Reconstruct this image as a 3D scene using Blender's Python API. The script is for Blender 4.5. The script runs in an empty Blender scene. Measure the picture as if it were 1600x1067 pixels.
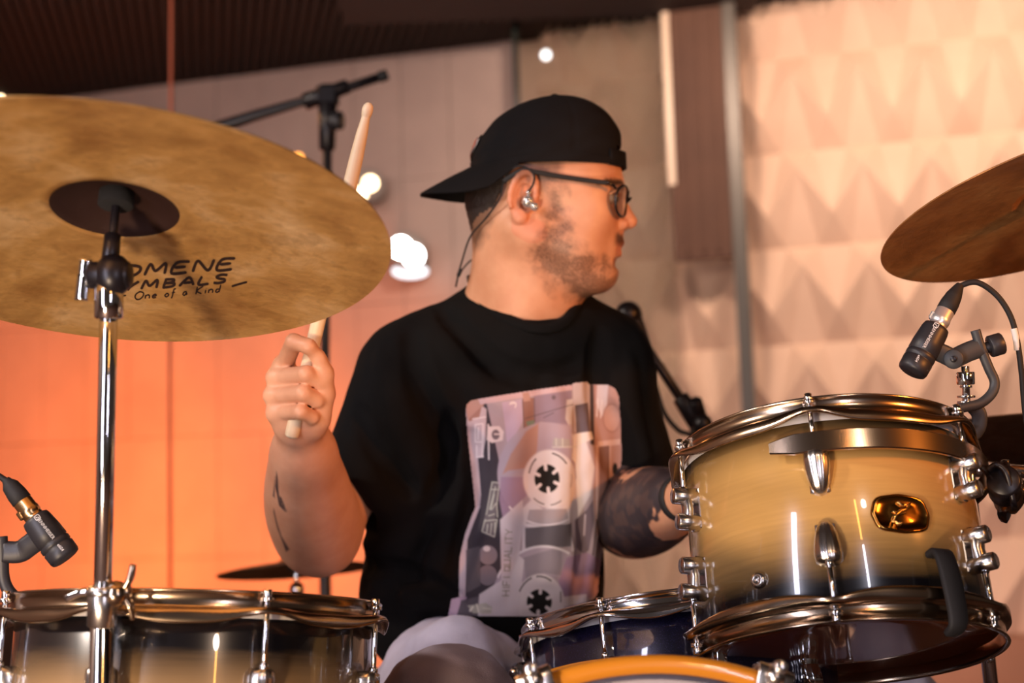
import bpy, math, random
import numpy as np
from mathutils import Vector, Matrix, noise as mnoise
random.seed(7); np.random.seed(7)
PI = math.pi
SC = bpy.context.scene
COL = SC.collection

# ------------------------------------------------------------------ camera
FPX = 2222.0
PITCH = math.radians(7.0); ROLL = 0.03
CAM = Vector((0, 0, 0.78))
FW = Vector((0, math.cos(PITCH), math.sin(PITCH)))
U0 = Vector((0, -math.sin(PITCH), math.cos(PITCH)))
RT = Vector((1, 0, 0)) * math.cos(ROLL) - U0 * math.sin(ROLL)
UP = U0 * math.cos(ROLL) + Vector((1, 0, 0)) * math.sin(ROLL)
cd = bpy.data.cameras.new('camera'); cam = bpy.data.objects.new('camera', cd); COL.objects.link(cam)
m = Matrix.Identity(4)
for i in range(3):
    m[i][0] = RT[i]; m[i][1] = UP[i]; m[i][2] = -FW[i]; m[i][3] = CAM[i]
cam.matrix_world = m
cd.sensor_width = 36; cd.lens = FPX / 1600 * 36; cd.clip_start = 0.05; cd.clip_end = 60
cd.dof.use_dof = True; cd.dof.focus_distance = 1.50; cd.dof.aperture_fstop = 3.7; cd.dof.aperture_blades = 0
SC.camera = cam
SC.view_settings.view_transform = 'Standard'; SC.view_settings.look = 'None'
SC.view_settings.exposure = 0.0; SC.view_settings.gamma = 1.0; SC.view_settings.use_curve_mapping = False

def P(px, py, d):
    """point seen at (px,py) of the 1600x1067 photo at distance d along the view axis"""
    return CAM + FW * d + RT * ((px - 800) / FPX * d) + UP * ((533.5 - py) / FPX * d)
def ray(px, py):
    return (FW + RT * ((px - 800) / FPX) + UP * ((533.5 - py) / FPX))

# ------------------------------------------------------------------ world and lights
w = bpy.data.worlds.new('room'); SC.world = w; w.use_nodes = True
w.node_tree.nodes['Background'].inputs[0].default_value = (0.55, 0.38, 0.30, 1)
w.node_tree.nodes['Background'].inputs[1].default_value = 0.07

def look(o, target):
    d = (Vector(target) - o.location).normalized()
    o.rotation_euler = d.to_track_quat('-Z', 'Y').to_euler()
def area(name, loc, target, size, power, col, sy=None, spread=None):
    l = bpy.data.lights.new(name, 'AREA'); l.energy = power; l.color = col; l.size = size
    if sy: l.shape = 'RECTANGLE'; l.size_y = sy
    if spread: l.spread = math.radians(spread)
    o = bpy.data.objects.new(name, l); COL.objects.link(o); o.location = loc; look(o, target); return o
def spot(name, loc, target, power, col, deg, blend=0.6, r=0.05):
    l = bpy.data.lights.new(name, 'SPOT'); l.energy = power; l.color = col; l.spot_size = math.radians(deg)
    l.spot_blend = blend; l.shadow_soft_size = r
    o = bpy.data.objects.new(name, l); COL.objects.link(o); o.location = loc; look(o, target); return o
WHITE = (1.0, 0.90, 0.80); ORANGE = (1.0, 0.26, 0.03); WARM = (1.0, 0.62, 0.36)
def disk(o): o.data.shape = 'DISK'; return o
disk(area('key_light', (-2.95, 0.2, 2.5), (-0.05, 1.9, 0.9), 0.26, 66, (1, .84, .72)))
disk(area('floor_light_front', (-.75, -.15, .12), (-.45, 1.25, 1.05), 0.20, 30, (1, .74, .50)))
disk(area('house_light_front', (1.1, -1.2, 2.7), (0.3, 1.8, 0.7), 0.22, 8, (1, .82, .68)))
spot('orange_side_spot', (1.7, .55, 1.35), P(900, 400, 1.9), 105, (1, .33, .06), 34, .6, .06)
spot('orange_back_spot', (-1.9, 3.9, 2.3), P(800, 470, 1.95), 25, (1, .42, .12), 45, .6, .08)
for lx in (-2.7, -1.8, -.95):
    spot('wall_uplight', (lx, 4.9, .10), (lx - .05, 7.3 if lx < -1.5 else 7.0, .78), 290, (1, .215, .035), 62, .5, .06)
for lx, tx in ((.35, .75), (1.25, 1.7), (2.3, 2.75)):
    spot('wall_wash_top', (lx, 4.8, 3.0), (tx, 6.35, 2.1), 84 if lx > 1 else 105, (1, .74, .58), 125, .9, .07)
area('wall_wash_low', (1.2, 5.3, 0.12), (1.3, 6.5, .45), 1.8, 9, (1, .66, .58), .15)
area('wall_fill_left', (-1.6, 5.6, 3.0), (-1.4, 7.4, 1.9), 2.4, 6.5, (1, .70, .64), .2)
# added unseen strip lights, placed for their streaks in the lacquer and chrome
area('streak_light_white', (0.62, -0.35, 1.0), (0.3, 1.5, 0.7), 0.05, 5, (.88, .84, 1), .7)
area('streak_light_orange', (0.60, -0.32, 1.75), (0.3, 1.5, 0.7), 0.05, 3, (1, .42, .08), .6)
area('streak_light_cool', (-1.15, -0.1, 1.1), (-0.35, 1.45, 0.6), 0.16, 24, (.84, .82, 1), 1.6)

# ------------------------------------------------------------------ materials
def srgb(r, g, b):
    f = lambda c: (c / 255 / 12.92) if c / 255 <= .04045 else ((c / 255 + .055) / 1.055) ** 2.4
    return (f(r), f(g), f(b), 1)
def mat(name, col=(.5, .5, .5, 1), rough=.5, metal=0, **kw):
    m = bpy.data.materials.new(name); m.use_nodes = True
    b = m.node_tree.nodes['Principled BSDF']
    b.inputs['Base Color'].default_value = col
    b.inputs['Roughness'].default_value = rough; b.inputs['Metallic'].default_value = metal
    for k, v in kw.items(): b.inputs[k.replace('_', ' ')].default_value = v
    return m
class NT:
    def __init__(s, m): s.m = m; s.t = m.node_tree; s.b = s.t.nodes['Principled BSDF']
    def n(s, typ, **kw):
        x = s.t.nodes.new(typ)
        for k, v in kw.items():
            if k.startswith('i_'): x.inputs[k[2:].replace('_', ' ')].default_value = v
            else: setattr(x, k, v)
        return x
    def l(s, a, b): s.t.links.new(a, b)
    def ramp(s, stops, fac, interp='LINEAR'):
        r = s.n('ShaderNodeValToRGB'); r.color_ramp.interpolation = interp
        e = r.color_ramp.elements
        while len(e) < len(stops): e.new(0.5)
        for q, (p, c) in zip(e, stops): q.position = p; q.color = c
        s.l(fac, r.inputs[0]); return r.outputs[0]
    def obj(s): return s.n('ShaderNodeTexCoord').outputs['Object']
    def noise(s, vec, scale, detail=3, rough=.5):
        x = s.n('ShaderNodeTexNoise'); x.inputs['Scale'].default_value = scale
        x.inputs['Detail'].default_value = detail; x.inputs['Roughness'].default_value = rough
        if vec is not None: s.l(vec, x.inputs['Vector'])
        return x.outputs['Fac']
    def mapping(s, vec, sc=(1, 1, 1), rot=(0, 0, 0), loc=(0, 0, 0)):
        x = s.n('ShaderNodeMapping'); x.inputs['Scale'].default_value = sc
        x.inputs['Rotation'].default_value = rot; x.inputs['Location'].default_value = loc
        s.l(vec, x.inputs['Vector']); return x.outputs[0]
    def bump(s, h, strength=.3, dist=.01):
        x = s.n('ShaderNodeBump'); x.inputs['Strength'].default_value = strength
        x.inputs['Distance'].default_value = dist; s.l(h, x.inputs['Height'])
        s.l(x.outputs[0], s.b.inputs['Normal'])
    def mix(s, a, b, fac, mode='MIX'):
        x = s.n('ShaderNodeMix', data_type='RGBA', blend_type=mode)
        for v, i in ((fac, 0), (a, 6), (b, 7)):
            if hasattr(v, 'links') or hasattr(v, 'is_linked'): s.l(v, x.inputs[i])
            else: x.inputs[i].default_value = v
        return x.outputs[2]
    def math(s, op, a, b=0.5):
        x = s.n('ShaderNodeMath', operation=op)
        for i, v in enumerate((a, b)):
            if hasattr(v, 'is_linked'): s.l(v, x.inputs[i])
            else: x.inputs[i].default_value = v
        return x.outputs[0]

M = {}
M['chrome'] = mat('chrome', (.78, .77, .78, 1), .10, 1)
M['chrome_satin'] = mat('chrome_satin', (.62, .58, .55, 1), .26, 1)
M['black_chrome'] = mat('black_chrome', (.46, .34, .24, 1), .20, 1)
M['black_plastic'] = mat('black_plastic', srgb(40, 38, 42), .45)
M['black_rubber'] = mat('black_rubber', srgb(22, 20, 22), .7)
M['black_metal'] = mat('black_metal', srgb(30, 26, 30), .35, .3)
M['grey_plastic'] = mat('grey_plastic', srgb(50, 52, 56), .5)
M['white_print'] = mat('white_print', srgb(225, 222, 222), .5)
M['tape_white'] = mat('white_tape', srgb(225, 215, 210), .6)
M['lens_glass'] = mat('lens_glass', (1, 1, 1, 1), .02, 0, Transmission_Weight=1.0, IOR=1.12)
M['silver_satin'] = mat('silver_satin', (.86, .85, .86, 1), .34, .8)
M['brass'] = mat('brass', (.62, .40, .20, 1), .25, 1)
M['felt_black'] = mat('felt_black', srgb(18, 16, 16), .95)
M['ink'] = mat('marker_ink', srgb(38, 18, 12), .55)

def wood_burst(name, h, top, mid, axis=2):
    """glossy lacquer: wood in the middle of the shell fading to black at both ends (axis coordinate 0..h)"""
    m = mat(name, (.3, .2, .1, 1), .22, 0, Coat_Weight=1.0, Coat_Roughness=.03)
    t = NT(m); o = t.obj()
    sep = t.n('ShaderNodeSeparateXYZ'); t.l(o, sep.inputs[0])
    z = t.math('DIVIDE', sep.outputs[axis], h)
    nz = t.noise(t.mapping(o, (3, 3, 60)), 4.0, 5, .6)
    zz = t.math('ADD', z, t.math('MULTIPLY', t.math('SUBTRACT', nz, .5), .035))
    grain = t.ramp([(.25, tuple(c * .86 for c in mid[:3]) + (1,)), (.75, mid)], nz)
    f = t.ramp(top, zz)
    t.l(t.mix((.006, .005, .006, 1), grain, f), t.b.inputs['Base Color'])
    return m
W0 = (0, 0, 0, 1); W1 = (1, 1, 1, 1)
M['tom_lacquer'] = wood_burst('tom_lacquer', .205, [(.12, W0), (.44, W1), (.72, W1), (.95, W0)], srgb(206, 160, 92))
M['floor_tom_lacquer'] = wood_burst('floor_tom_lacquer', .36, [(.08, W0), (.30, W1), (.76, W1), (.905, W0)], srgb(176, 140, 96))
def sparkle_mat():
    m = mat('navy_sparkle', srgb(18, 16, 38), .3, .4, Coat_Weight=1.0, Coat_Roughness=.04)
    t = NT(m); o = t.obj()
    v = t.n('ShaderNodeTexVoronoi'); v.inputs['Scale'].default_value = 700; t.l(o, v.inputs['Vector'])
    c = t.ramp([(.0, srgb(120, 110, 190)), (.16, srgb(24, 20, 52)), (1, srgb(12, 10, 26))], v.outputs['Distance'])
    t.l(c, t.b.inputs['Base Color']); return m
M['navy_sparkle'] = sparkle_mat()
M['head_smoke'] = mat('drum_film_smoke', srgb(160, 88, 52), .14, 0, Coat_Weight=.8, Coat_Roughness=.03)
M['head_white'] = mat('drum_film_white', srgb(205, 200, 198), .45)
M['hoop_wood'] = mat('hoop_amber_lacquer', srgb(206, 128, 34), .25, 0, Coat_Weight=1.0, Coat_Roughness=.05)

def bronze(name, R, base, dark, light, groove=1.0):
    m = mat(name, base, .34, .6); t = NT(m); o = t.obj()
    sep = t.n('ShaderNodeSeparateXYZ'); t.l(o, sep.inputs[0])
    ln = t.n('ShaderNodeVectorMath', operation='LENGTH')
    cb = t.n('ShaderNodeCombineXYZ'); t.l(sep.outputs[0], cb.inputs[0]); t.l(sep.outputs[1], cb.inputs[1])
    t.l(cb.outputs[0], ln.inputs[0]); r = ln.outputs['Value']
    n1 = t.noise(o, 9, 4, .6); n2 = t.noise(o, 38, 3, .6); n3 = t.noise(o, 85, 2, .5)
    c = t.ramp([(.30, dark), (.50, base), (.70, light)], n1)
    spots = t.ramp([(.56, W0), (.68, W1)], n2)
    c = t.mix(c, tuple(x * .55 for x in dark[:3]) + (1,), t.math('MULTIPLY', spots, .35))
    t.l(c, t.b.inputs['Base Color'])
    rn = t.n('ShaderNodeTexNoise', noise_dimensions='1D'); rn.inputs['Scale'].default_value = 900
    t.l(r, rn.inputs['W'])
    h = t.math('ADD', t.math('MULTIPLY', rn.outputs['Fac'], .12 * groove), t.math('MULTIPLY', n3, 1.0))
    t.bump(h, .35, .0035)
    t.l(t.ramp([(.3, (.34,) * 3 + (1,)), (.7, (.52,) * 3 + (1,))], n2), t.b.inputs['Roughness'])
    return m
M['bronze_pale'] = bronze('cymbal_bronze_pale', .28, (.70, .39, .125, 1), (.40, .185, .05, 1), (.95, .64, .32, 1))
M['bronze_red'] = bronze('cymbal_bronze_red', .23, (.50, .22, .07, 1), (.28, .11, .03, 1), (.62, .34, .13, 1), 3.0)
M['bronze_dark'] = bronze('cymbal_bronze_dark', .23, (.16, .07, .03, 1), (.08, .035, .018, 1), (.22, .11, .05, 1), 2.0)
M['bell_dark'] = mat('cymbal_bell_dark', srgb(52, 30, 24), .55, .4)

# ------------------------------------------------------------------ mesh helpers
class MB:
    """collects geometry for ONE mesh object"""
    def __init__(s): s.v = []; s.f = []; s.sm = []
    def add(s, verts, faces, smooth=True, M4=None):
        k = len(s.v)
        if M4 is not None: verts = [M4 @ Vector(p) for p in verts]
        s.v += [tuple(p) for p in verts]; s.f += [tuple(k + i for i in f) for f in faces]
        s.sm += [smooth] * len(faces); return s
    def grid(s, rows, closed_u=True, caps=False, smooth=True, M4=None):
        n = len(rows[0]); vs = [p for r in rows for p in r]; fs = []
        for j in range(len(rows) - 1):
            for i in range(n if closed_u else n - 1):
                a = j * n + i; b = j * n + (i + 1) % n
                fs.append((a, b, b + n, a + n))
        if caps:
            fs.append(tuple(range(n - 1, -1, -1))); fs.append(tuple((len(rows) - 1) * n + i for i in range(n)))
        return s.add(vs, fs, smooth, M4)
    def lathe(s, prof, seg=48, M4=None, smooth=True, caps=False):
        rows = [[(r * math.cos(2 * PI * i / seg), r * math.sin(2 * PI * i / seg), z) for i in range(seg)] for r, z in prof]
        return s.grid(rows, True, caps, smooth, M4)
    def cyl(s, a, b, ra, rb=None, seg=20, smooth=True):
        a = Vector(a); b = Vector(b); rb = ra if rb is None else rb
        q = (b - a).to_track_quat('Z', 'Y').to_matrix().to_4x4(); q.translation = a; L = (b - a).length
        e = min(ra, rb, L / 2) * .12
        return s.lathe([(max(ra - e, 1e-5), 0), (ra, e), (rb, L - e), (max(rb - e, 1e-5), L)], seg, q, smooth, True)
    def tube(s, pts, r, seg=10, caps=True, sub=1):
        pts = [Vector(p) for p in pts]
        if sub > 1: pts = catmull(pts, sub)
        rr = r if hasattr(r, '__len__') else [r] * len(pts)
        if len(rr) != len(pts): rr = np.interp(np.linspace(0, 1, len(pts)), np.linspace(0, 1, len(rr)), rr)
        rows = []; prev = None
        for i, p in enumerate(pts):
            t = (pts[min(i + 1, len(pts) - 1)] - pts[max(i - 1, 0)]).normalized()
            if prev is None:
                x = t.orthogonal().normalized()
            else:
                x = (prev - t * prev.dot(t)); x = x.normalized() if x.length > 1e-6 else t.orthogonal().normalized()
            prev = x; y = t.cross(x)
            rows.append([p + (x * math.cos(2 * PI * k / seg) + y * math.sin(2 * PI * k / seg)) * rr[i] for k in range(seg)])
        return s.grid(rows, True, caps)
    def box(s, c, size, M4=None, bev=.0, smooth=False):
        x, y, z = [q / 2 for q in size]; b = min(bev, x, y, z) if bev else 0
        c = Vector(c)
        if not b:
            vs = [c + Vector((i * x, j * y, k * z)) for k in (-1, 1) for j in (-1, 1) for i in (-1, 1)]
            fs = [(0, 2, 3, 1), (4, 5, 7, 6), (0, 1, 5, 4), (2, 6, 7, 3), (0, 4, 6, 2), (1, 3, 7, 5)]
            return s.add(vs, fs, smooth, M4)
        rows = []
        for zz, ins in ((-z, b), (-z + b, 0), (z - b, 0), (z, b)):
            xx = x - ins; yy = y - ins
            rows.append([c + Vector(p) for p in ((xx - b, -yy, zz), (xx, -yy + b, zz), (xx, yy - b, zz), (xx - b, yy, zz), (-xx + b, yy, zz), (-xx, yy - b, zz), (-xx, -yy + b, zz), (-xx + b, -yy, zz))])
        return s.grid(rows, True, True, smooth, M4)
    def sweep(s, pts, wd, th, side, sub=6, caps=True):
        """flat bar of width wd (along side) and thickness th swept along pts"""
        pts = catmull([Vector(p) for p in pts], sub); side = Vector(side).normalized(); rows = []
        n = len(pts); W = np.interp(np.linspace(0, 1, n), np.linspace(0, 1, len(wd)), wd) if hasattr(wd, '__len__') else [wd] * n
        for i, p in enumerate(pts):
            t = (pts[min(i + 1, n - 1)] - pts[max(i - 1, 0)]).normalized(); y = side; x = t.cross(y).normalized(); a = W[i] / 2; b = th / 2; c = min(a, b) * .5
            rows.append([p + y * u + x * v for u, v in ((a - c, -b), (a, -b + c), (a, b - c), (a - c, b), (-a + c, b), (-a, b - c), (-a, -b + c), (-a + c, -b))])
        return s.grid(rows, True, caps, True)
    def ball(s, c, r, seg=20, M4=None, sc=(1, 1, 1)):
        q = Matrix.Translation(Vector(c)) @ Matrix.Diagonal((*[r * k for k in sc], 1))
        if M4 is not None: q = M4 @ q
        n = max(seg // 2, 6)
        return s.lathe([(max(math.sin(PI * i / n), 1e-4), -math.cos(PI * i / n)) for i in range(n + 1)], seg, q, True, True)
    def build(s, name, material, parent=None, mw=None):
        me = bpy.data.meshes.new(name); me.from_pydata(s.v, [], s.f); me.polygons.foreach_set('use_smooth', s.sm)
        me.update(); o = bpy.data.objects.new(name, me); COL.objects.link(o)
        if material is not None: me.materials.append(M[material] if isinstance(material, str) else material)
        if parent is not None: o.parent = parent
        if mw is not None: o.matrix_world = mw
        return o
def catmull(p, n):
    out = []
    for i in range(len(p) - 1):
        a = p[max(i - 1, 0)]; b = p[i]; c = p[i + 1]; d = p[min(i + 2, len(p) - 1)]
        for k in range(n):
            t = k / n
            out.append(.5 * ((2 * b) + (c - a) * t + (2 * a - 5 * b + 4 * c - d) * t * t + (-a + 3 * b - 3 * c + d) * t ** 3))
    out.append(p[-1]); return out
def tag(o, label=None, cat=None, group=None, kind=None):
    if label: o['label'] = label
    if cat: o['category'] = cat
    if group: o['group'] = group
    if kind: o['kind'] = kind
    return o
def thing(name, label, cat, mw=None, group=None):
    o = bpy.data.objects.new(name, None); COL.objects.link(o); o.empty_display_size = .05
    if mw is not None: o.matrix_world = mw if isinstance(mw, Matrix) else Matrix.Translation(Vector(mw))
    return tag(o, label, cat, group)
def copy_tree(o, parent=None):
    c = o.copy(); COL.objects.link(c); c.parent = parent
    for ch in list(o.children): copy_tree(ch, c)
    return c
def part(mb, name, material, root):
    """mesh given in WORLD coordinates, made a child of root without moving"""
    o = mb.build(name, material); wm = (root.matrix_world_cached if False else WM(root)).inverted()
    o.data.transform(wm); o.parent = root; return o
def WM(o):
    m = o.matrix_basis.copy(); p = o.parent
    while p is not None: m = p.matrix_basis @ m; p = p.parent
    return m
def frame(z, toward, origin):
    """matrix: local Z = z, local -Y faces `toward`"""
    z = Vector(z).normalized(); y = -Vector(toward); y = (y - z * y.dot(z)).normalized(); x = y.cross(z)
    m = Matrix.Identity(4)
    for i in range(3): m[i][0] = x[i]; m[i][1] = y[i]; m[i][2] = z[i]; m[i][3] = origin[i]
    return m
def disc_axis(px, py, k, tilt_deg):
    """unit axis (pointing up) of a round thing centred at (px,py) whose UNDERSIDE is seen with
    minor/major ratio k, major axis turned clockwise by tilt_deg on screen"""
    f = ray(px, py).normalized(); a = math.radians(tilt_deg)
    maj = RT * math.cos(a) - UP * math.sin(a); maj = (maj - f * maj.dot(f)).normalized()
    up = maj.cross(f).normalized()
    if up.dot(UP) < 0: up = -up
    return (up * math.sqrt(1 - k * k) + f * k).normalized()
def text_mesh(txt, size=1.0):
    cu = bpy.data.curves.new('txt', 'FONT'); cu.body = txt; cu.size = size; cu.extrude = 0
    cu.align_x = 'CENTER'; cu.align_y = 'CENTER'; cu.resolution_u = 3
    o = bpy.data.objects.new('txt', cu); COL.objects.link(o)
    dg = bpy.context.evaluated_depsgraph_get(); me = bpy.data.meshes.new_from_object(o.evaluated_get(dg))
    vs = [v.co.copy() for v in me.vertices]; fs = [tuple(p.vertices) for p in me.polygons]
    bpy.data.objects.remove(o); bpy.data.meshes.remove(me); bpy.data.curves.remove(cu)
    return vs, fs
# ================================================================== ROOM
D0 = 6.9; WS = .293
wn = Vector((-math.sin(math.atan(WS)), -math.cos(math.atan(WS)), 0))     # wall normal, to the camera
wu = Vector((math.cos(math.atan(WS)), -math.sin(math.atan(WS)), 0))
W00 = Vector((0, D0, 0)); CEIL = 3.13
def wall_uz(px, py, off=0):
    r = ray(px, py); t = (W00 + wn * off - CAM).dot(wn) / r.dot(wn); p = CAM + r * t
    return (p - W00).dot(wu), p.z
def WP(u, z, off=0): return W00 + wu * u + Vector((0, 0, z)) + wn * off
def S(o): o['kind'] = 'structure'; return o

def plaster(name, c1, c2, bump=.1):
    m = mat(name, c1, .75); t = NT(m); o = t.obj(); n = t.noise(o, 2.2, 5, .6)
    t.l(t.ramp([(.3, c2), (.7, c1)], n), t.b.inputs['Base Color']); t.bump(t.noise(o, 60, 3), bump, .003); return m
M['relief'] = plaster('relief_plaster', srgb(224, 190, 166), srgb(210, 176, 152))
M['panel'] = plaster('panel_fabric', srgb(196, 172, 162), srgb(178, 156, 148))
M['door_brown'] = plaster('door_brown_wood', srgb(94, 62, 46), srgb(78, 50, 37))
M['ceil'] = plaster('ceiling_brown', srgb(48, 31, 24), srgb(40, 26, 20))
M['floor'] = plaster('stage_floor_wood', srgb(92, 62, 44), srgb(74, 48, 34))
M['skirt'] = plaster('skirting_tan', srgb(168, 118, 92), srgb(150, 104, 80))
M['frame_grey'] = mat('frame_grey', srgb(84, 78, 72), .4, .4)
M['glass_edge'] = mat('glass_edge', srgb(46, 52, 48), .2)
M['glass'] = mat('pane_glass', (.93, .96, .94, 1), .02, 0, Transmission_Weight=1.0, IOR=1.45)

u_split = wall_uz(812, 300)[0]
# left part of the wall: tall upholstered panels in two rows, with narrow joints
mb = MB(); ul = -3.4; pw = .26; rnd = random.Random(3); u = ul
while u < u_split - .01:
    w_ = min(pw, u_split - u)
    z = 0
    for hgt in (.62, .62, .62, .62, .65):
        dp = rnd.uniform(-.004, .004)
        mb.box(WP(u + w_ / 2, z + hgt / 2, .02 + dp), (w_ - .006, .04, hgt - .006), Matrix.Identity(4)) if False else \
            mb.add([WP(u + .0015 + a * (w_ - .003), z + .0015 + b * (hgt - .003), c) for c in (-.02, .035 + dp) for b in (0, 1) for a in (0, 1)],
                   [(0, 2, 3, 1), (4, 5, 7, 6), (0, 1, 5, 4), (2, 6, 7, 3), (0, 4, 6, 2), (1, 3, 7, 5)], False)
        z += hgt
    u += pw
mb.add([WP(ul, 0, .0), WP(u_split, 0, 0), WP(u_split, CEIL, 0), WP(ul, CEIL, 0)], [(0, 1, 2, 3)], False)
S(mb.build('wall_back', 'panel'))
# right part: folded relief
u1, zrow = wall_uz(1339, 80); u2, _ = wall_uz(1442, 66); RWd = u2 - u1
_, zr2 = wall_uz(1345, 228); RH = zrow - zr2
mb = MB(); A = .090; i0 = int((u_split - u1) / RWd) - 1
for i in range(i0, 22):
    for j in range(-2, 9):
        x = u1 + i * RWd; z = zrow - j * RH
        L = lambda du, dz: WP(x + du * RWd, z + dz * RH, .0)
        Pk = lambda du, dz: WP(x + du * RWd, z + dz * RH, A)
        if x - RWd * .25 < u_split: continue
        L1, L2, L3 = L(-.25, 0), L(.25, 0), L(.75, 0); B1, B2, B3 = L(-.25, -1), L(.25, -1), L(.75, -1)
        P1 = Pk(0, -.22); P2 = Pk(.5, -.70); P1n = Pk(1, -.22)
        for tri in ((L1, P1, L2), (P1, B1, B2), (L2, P2, L3), (P2, B2, B3), (P1, P2, L2), (P1, B2, P2), (P2, P1n, L3), (P2, B3, P1n)):
            mb.add(tri, [(0, 1, 2)], False)
mb.add([WP(u_split, 0, -.01), WP(4.6, 0, -.01), WP(4.6, CEIL, -.01), WP(u_split, CEIL, -.01)], [(0, 1, 2, 3)], False)
S(mb.build('wall_right', 'relief'))
# side wall on the left, ceiling with slanted slats, floor
lw = WP(ul, 0); mb = MB().add([lw, lw + Vector((0, -8, 0)), lw + Vector((0, -8, CEIL)), lw + Vector((0, 0, CEIL))], [(0, 1, 2, 3)], False)
S(mb.build('wall_left', 'panel'))
mb = MB(); rw = WP(4.6, 0)
mb.add([(-6, -1, CEIL + .05), (6, -1, CEIL + .05), (6, 9.5, CEIL + .05), (-6, 9.5, CEIL + .05)], [(0, 1, 2, 3)], False)
for k in range(128):
    x = -3.6 + k * .05
    a = Vector((x, 7.6, CEIL)); b = Vector((x + .9, 3.4, CEIL)); s_ = Vector((.027, 0, 0)); d_ = Vector((0, 0, .03))
    mb.add([a, a + s_, b + s_, b, a + d_, a + s_ + d_, b + s_ + d_, b + d_], [(0, 3, 2, 1), (0, 4, 7, 3), (1, 2, 6, 5), (0, 1, 5, 4), (3, 7, 6, 2)], False)
S(mb.build('ceiling', 'ceil'))
S(MB().add([(-6, -1, 0), (6, -1, 0), (6, 9.5, 0), (-6, 9.5, 0)], [(0, 1, 2, 3)], False).build('floor', 'floor'))
# plain darker ceiling bulkhead over the middle of the stage
a = P(590, 60, 6.2); mb = MB(); mb.box((0.22, 5.6, CEIL - .03), (1.9, 1.6, .05)); S(mb.build('trim_1', mat('bulkhead_brown', srgb(52, 34, 30), .8)))
# skirting
zt = wall_uz(1590, 992)[1]
mb = MB(); uu = wall_uz(1180, 900)[0]
mb.add([WP(uu + a_ * (4.6 - uu), z_ * zt, o_) for o_ in (.0, .12) for z_ in (0, 1) for a_ in (0, 1)], [(0, 2, 3, 1), (4, 5, 7, 6), (0, 1, 5, 4), (2, 6, 7, 3), (0, 4, 6, 2), (1, 3, 7, 5)], False)
mb.add([WP(uu + a_ * (4.6 - uu), z_, o_) for o_ in (.1, .14) for z_ in (.0, .02) for a_ in (0, 1)], [(0, 2, 3, 1), (4, 5, 7, 6), (0, 1, 5, 4), (2, 6, 7, 3), (0, 4, 6, 2), (1, 3, 7, 5)], False)
S(mb.build('baseboard_right', 'skirt'))
# brown door leaf in its grey frame, standing before the relief wall
def slab(u0, u1_, z0, z1, o0, o1): 
    return [WP(a_, z_, o_) for o_ in (o0, o1) for z_ in (z0, z1) for a_ in (u0, u1_)], [(0, 2, 3, 1), (4, 5, 7, 6), (0, 1, 5, 4), (2, 6, 7, 3), (0, 4, 6, 2), (1, 3, 7, 5)]
OFF = .30
ua = wall_uz(1046, 200, OFF)[0]; ub = wall_uz(1138, 200, OFF)[0]; uc = wall_uz(1158, 200, OFF)[0]
zb = wall_uz(1090, 405, OFF)[1]; ztp = wall_uz(1090, 6, OFF)[1]
door = MB().add(*slab(ua, ub, zb, ztp, OFF - .04, OFF), smooth=False)
for q in range(1, 4):
    uq = ua + (ub - ua) * q / 4; door.add(*slab(uq - .01, uq + .01, zb + .03, ztp - .03, OFF, OFF + .012), smooth=False)
S(door.build('trim_2', 'door_brown'))
fr = MB().add(*slab(ub, uc, 0, ztp + .06, OFF - .05, OFF + .03), smooth=False).add(*slab(ua - .02, uc, ztp, ztp + .07, OFF - .05, OFF + .03), smooth=False)
S(fr.build('trim_3', 'frame_grey'))
# glass pane with dark edge strip left and the edge highlight painted as a pale strip right
g0 = wall_uz(812, 200, OFF)[0]; g1 = wall_uz(1043, 200, OFF)[0]
S(MB().add(*slab(g0, g1, 0.0, CEIL, OFF - .006, OFF + .006), smooth=False).build('window_1', 'glass'))
S(MB().add(*slab(g0 - .02, g0 + .004, 0.0, CEIL, OFF - .012, OFF + .012), smooth=False).build('trim_4', 'glass_edge'))
zc_ = wall_uz(1045, 290, OFF)[1]
S(MB().add(*slab(g1 - .004, g1 + .028, zc_, CEIL, OFF - .012, OFF + .012), smooth=False).build('edge_highlight_strip', mat('edge_highlight', srgb(225, 200, 176), .3)))

# hanging cord, small bright lamps
def lamp_mat(name, col, s):
    m = mat(name, (0, 0, 0, 1), .4); b = m.node_tree.nodes['Principled BSDF']
    b.inputs['Emission Color'].default_value = col; b.inputs['Emission Strength'].default_value = s; return m
M['lamp_white'] = lamp_mat('lens_lit_white', (1, .97, .93, 1), 26)
M['lamp_warm'] = lamp_mat('lens_lit_warm', (1, .72, .42, 1), 9)
M['lamp_amber'] = lamp_mat('lens_lit_amber', (1, .36, .06, 1), 5)
M['reflection_soft'] = lamp_mat('reflection_lit_soft', (.95, .95, 1, 1), 2.2)
M['cord'] = mat('cord_red', srgb(214, 112, 80), .6)
dc = 4.2
top = P(268, -40, dc); top.z = CEIL + .02; bot = P(266, 922, dc)
mb = MB(); mb.tube([top, P(267, 200, dc), P(265, 560, dc), bot], .0052, 8, True, 4)
tag(mb.build('hanging_cord', 'cord'), 'thin reddish cord hanging from the ceiling behind the large left cymbal', 'cord')

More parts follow.
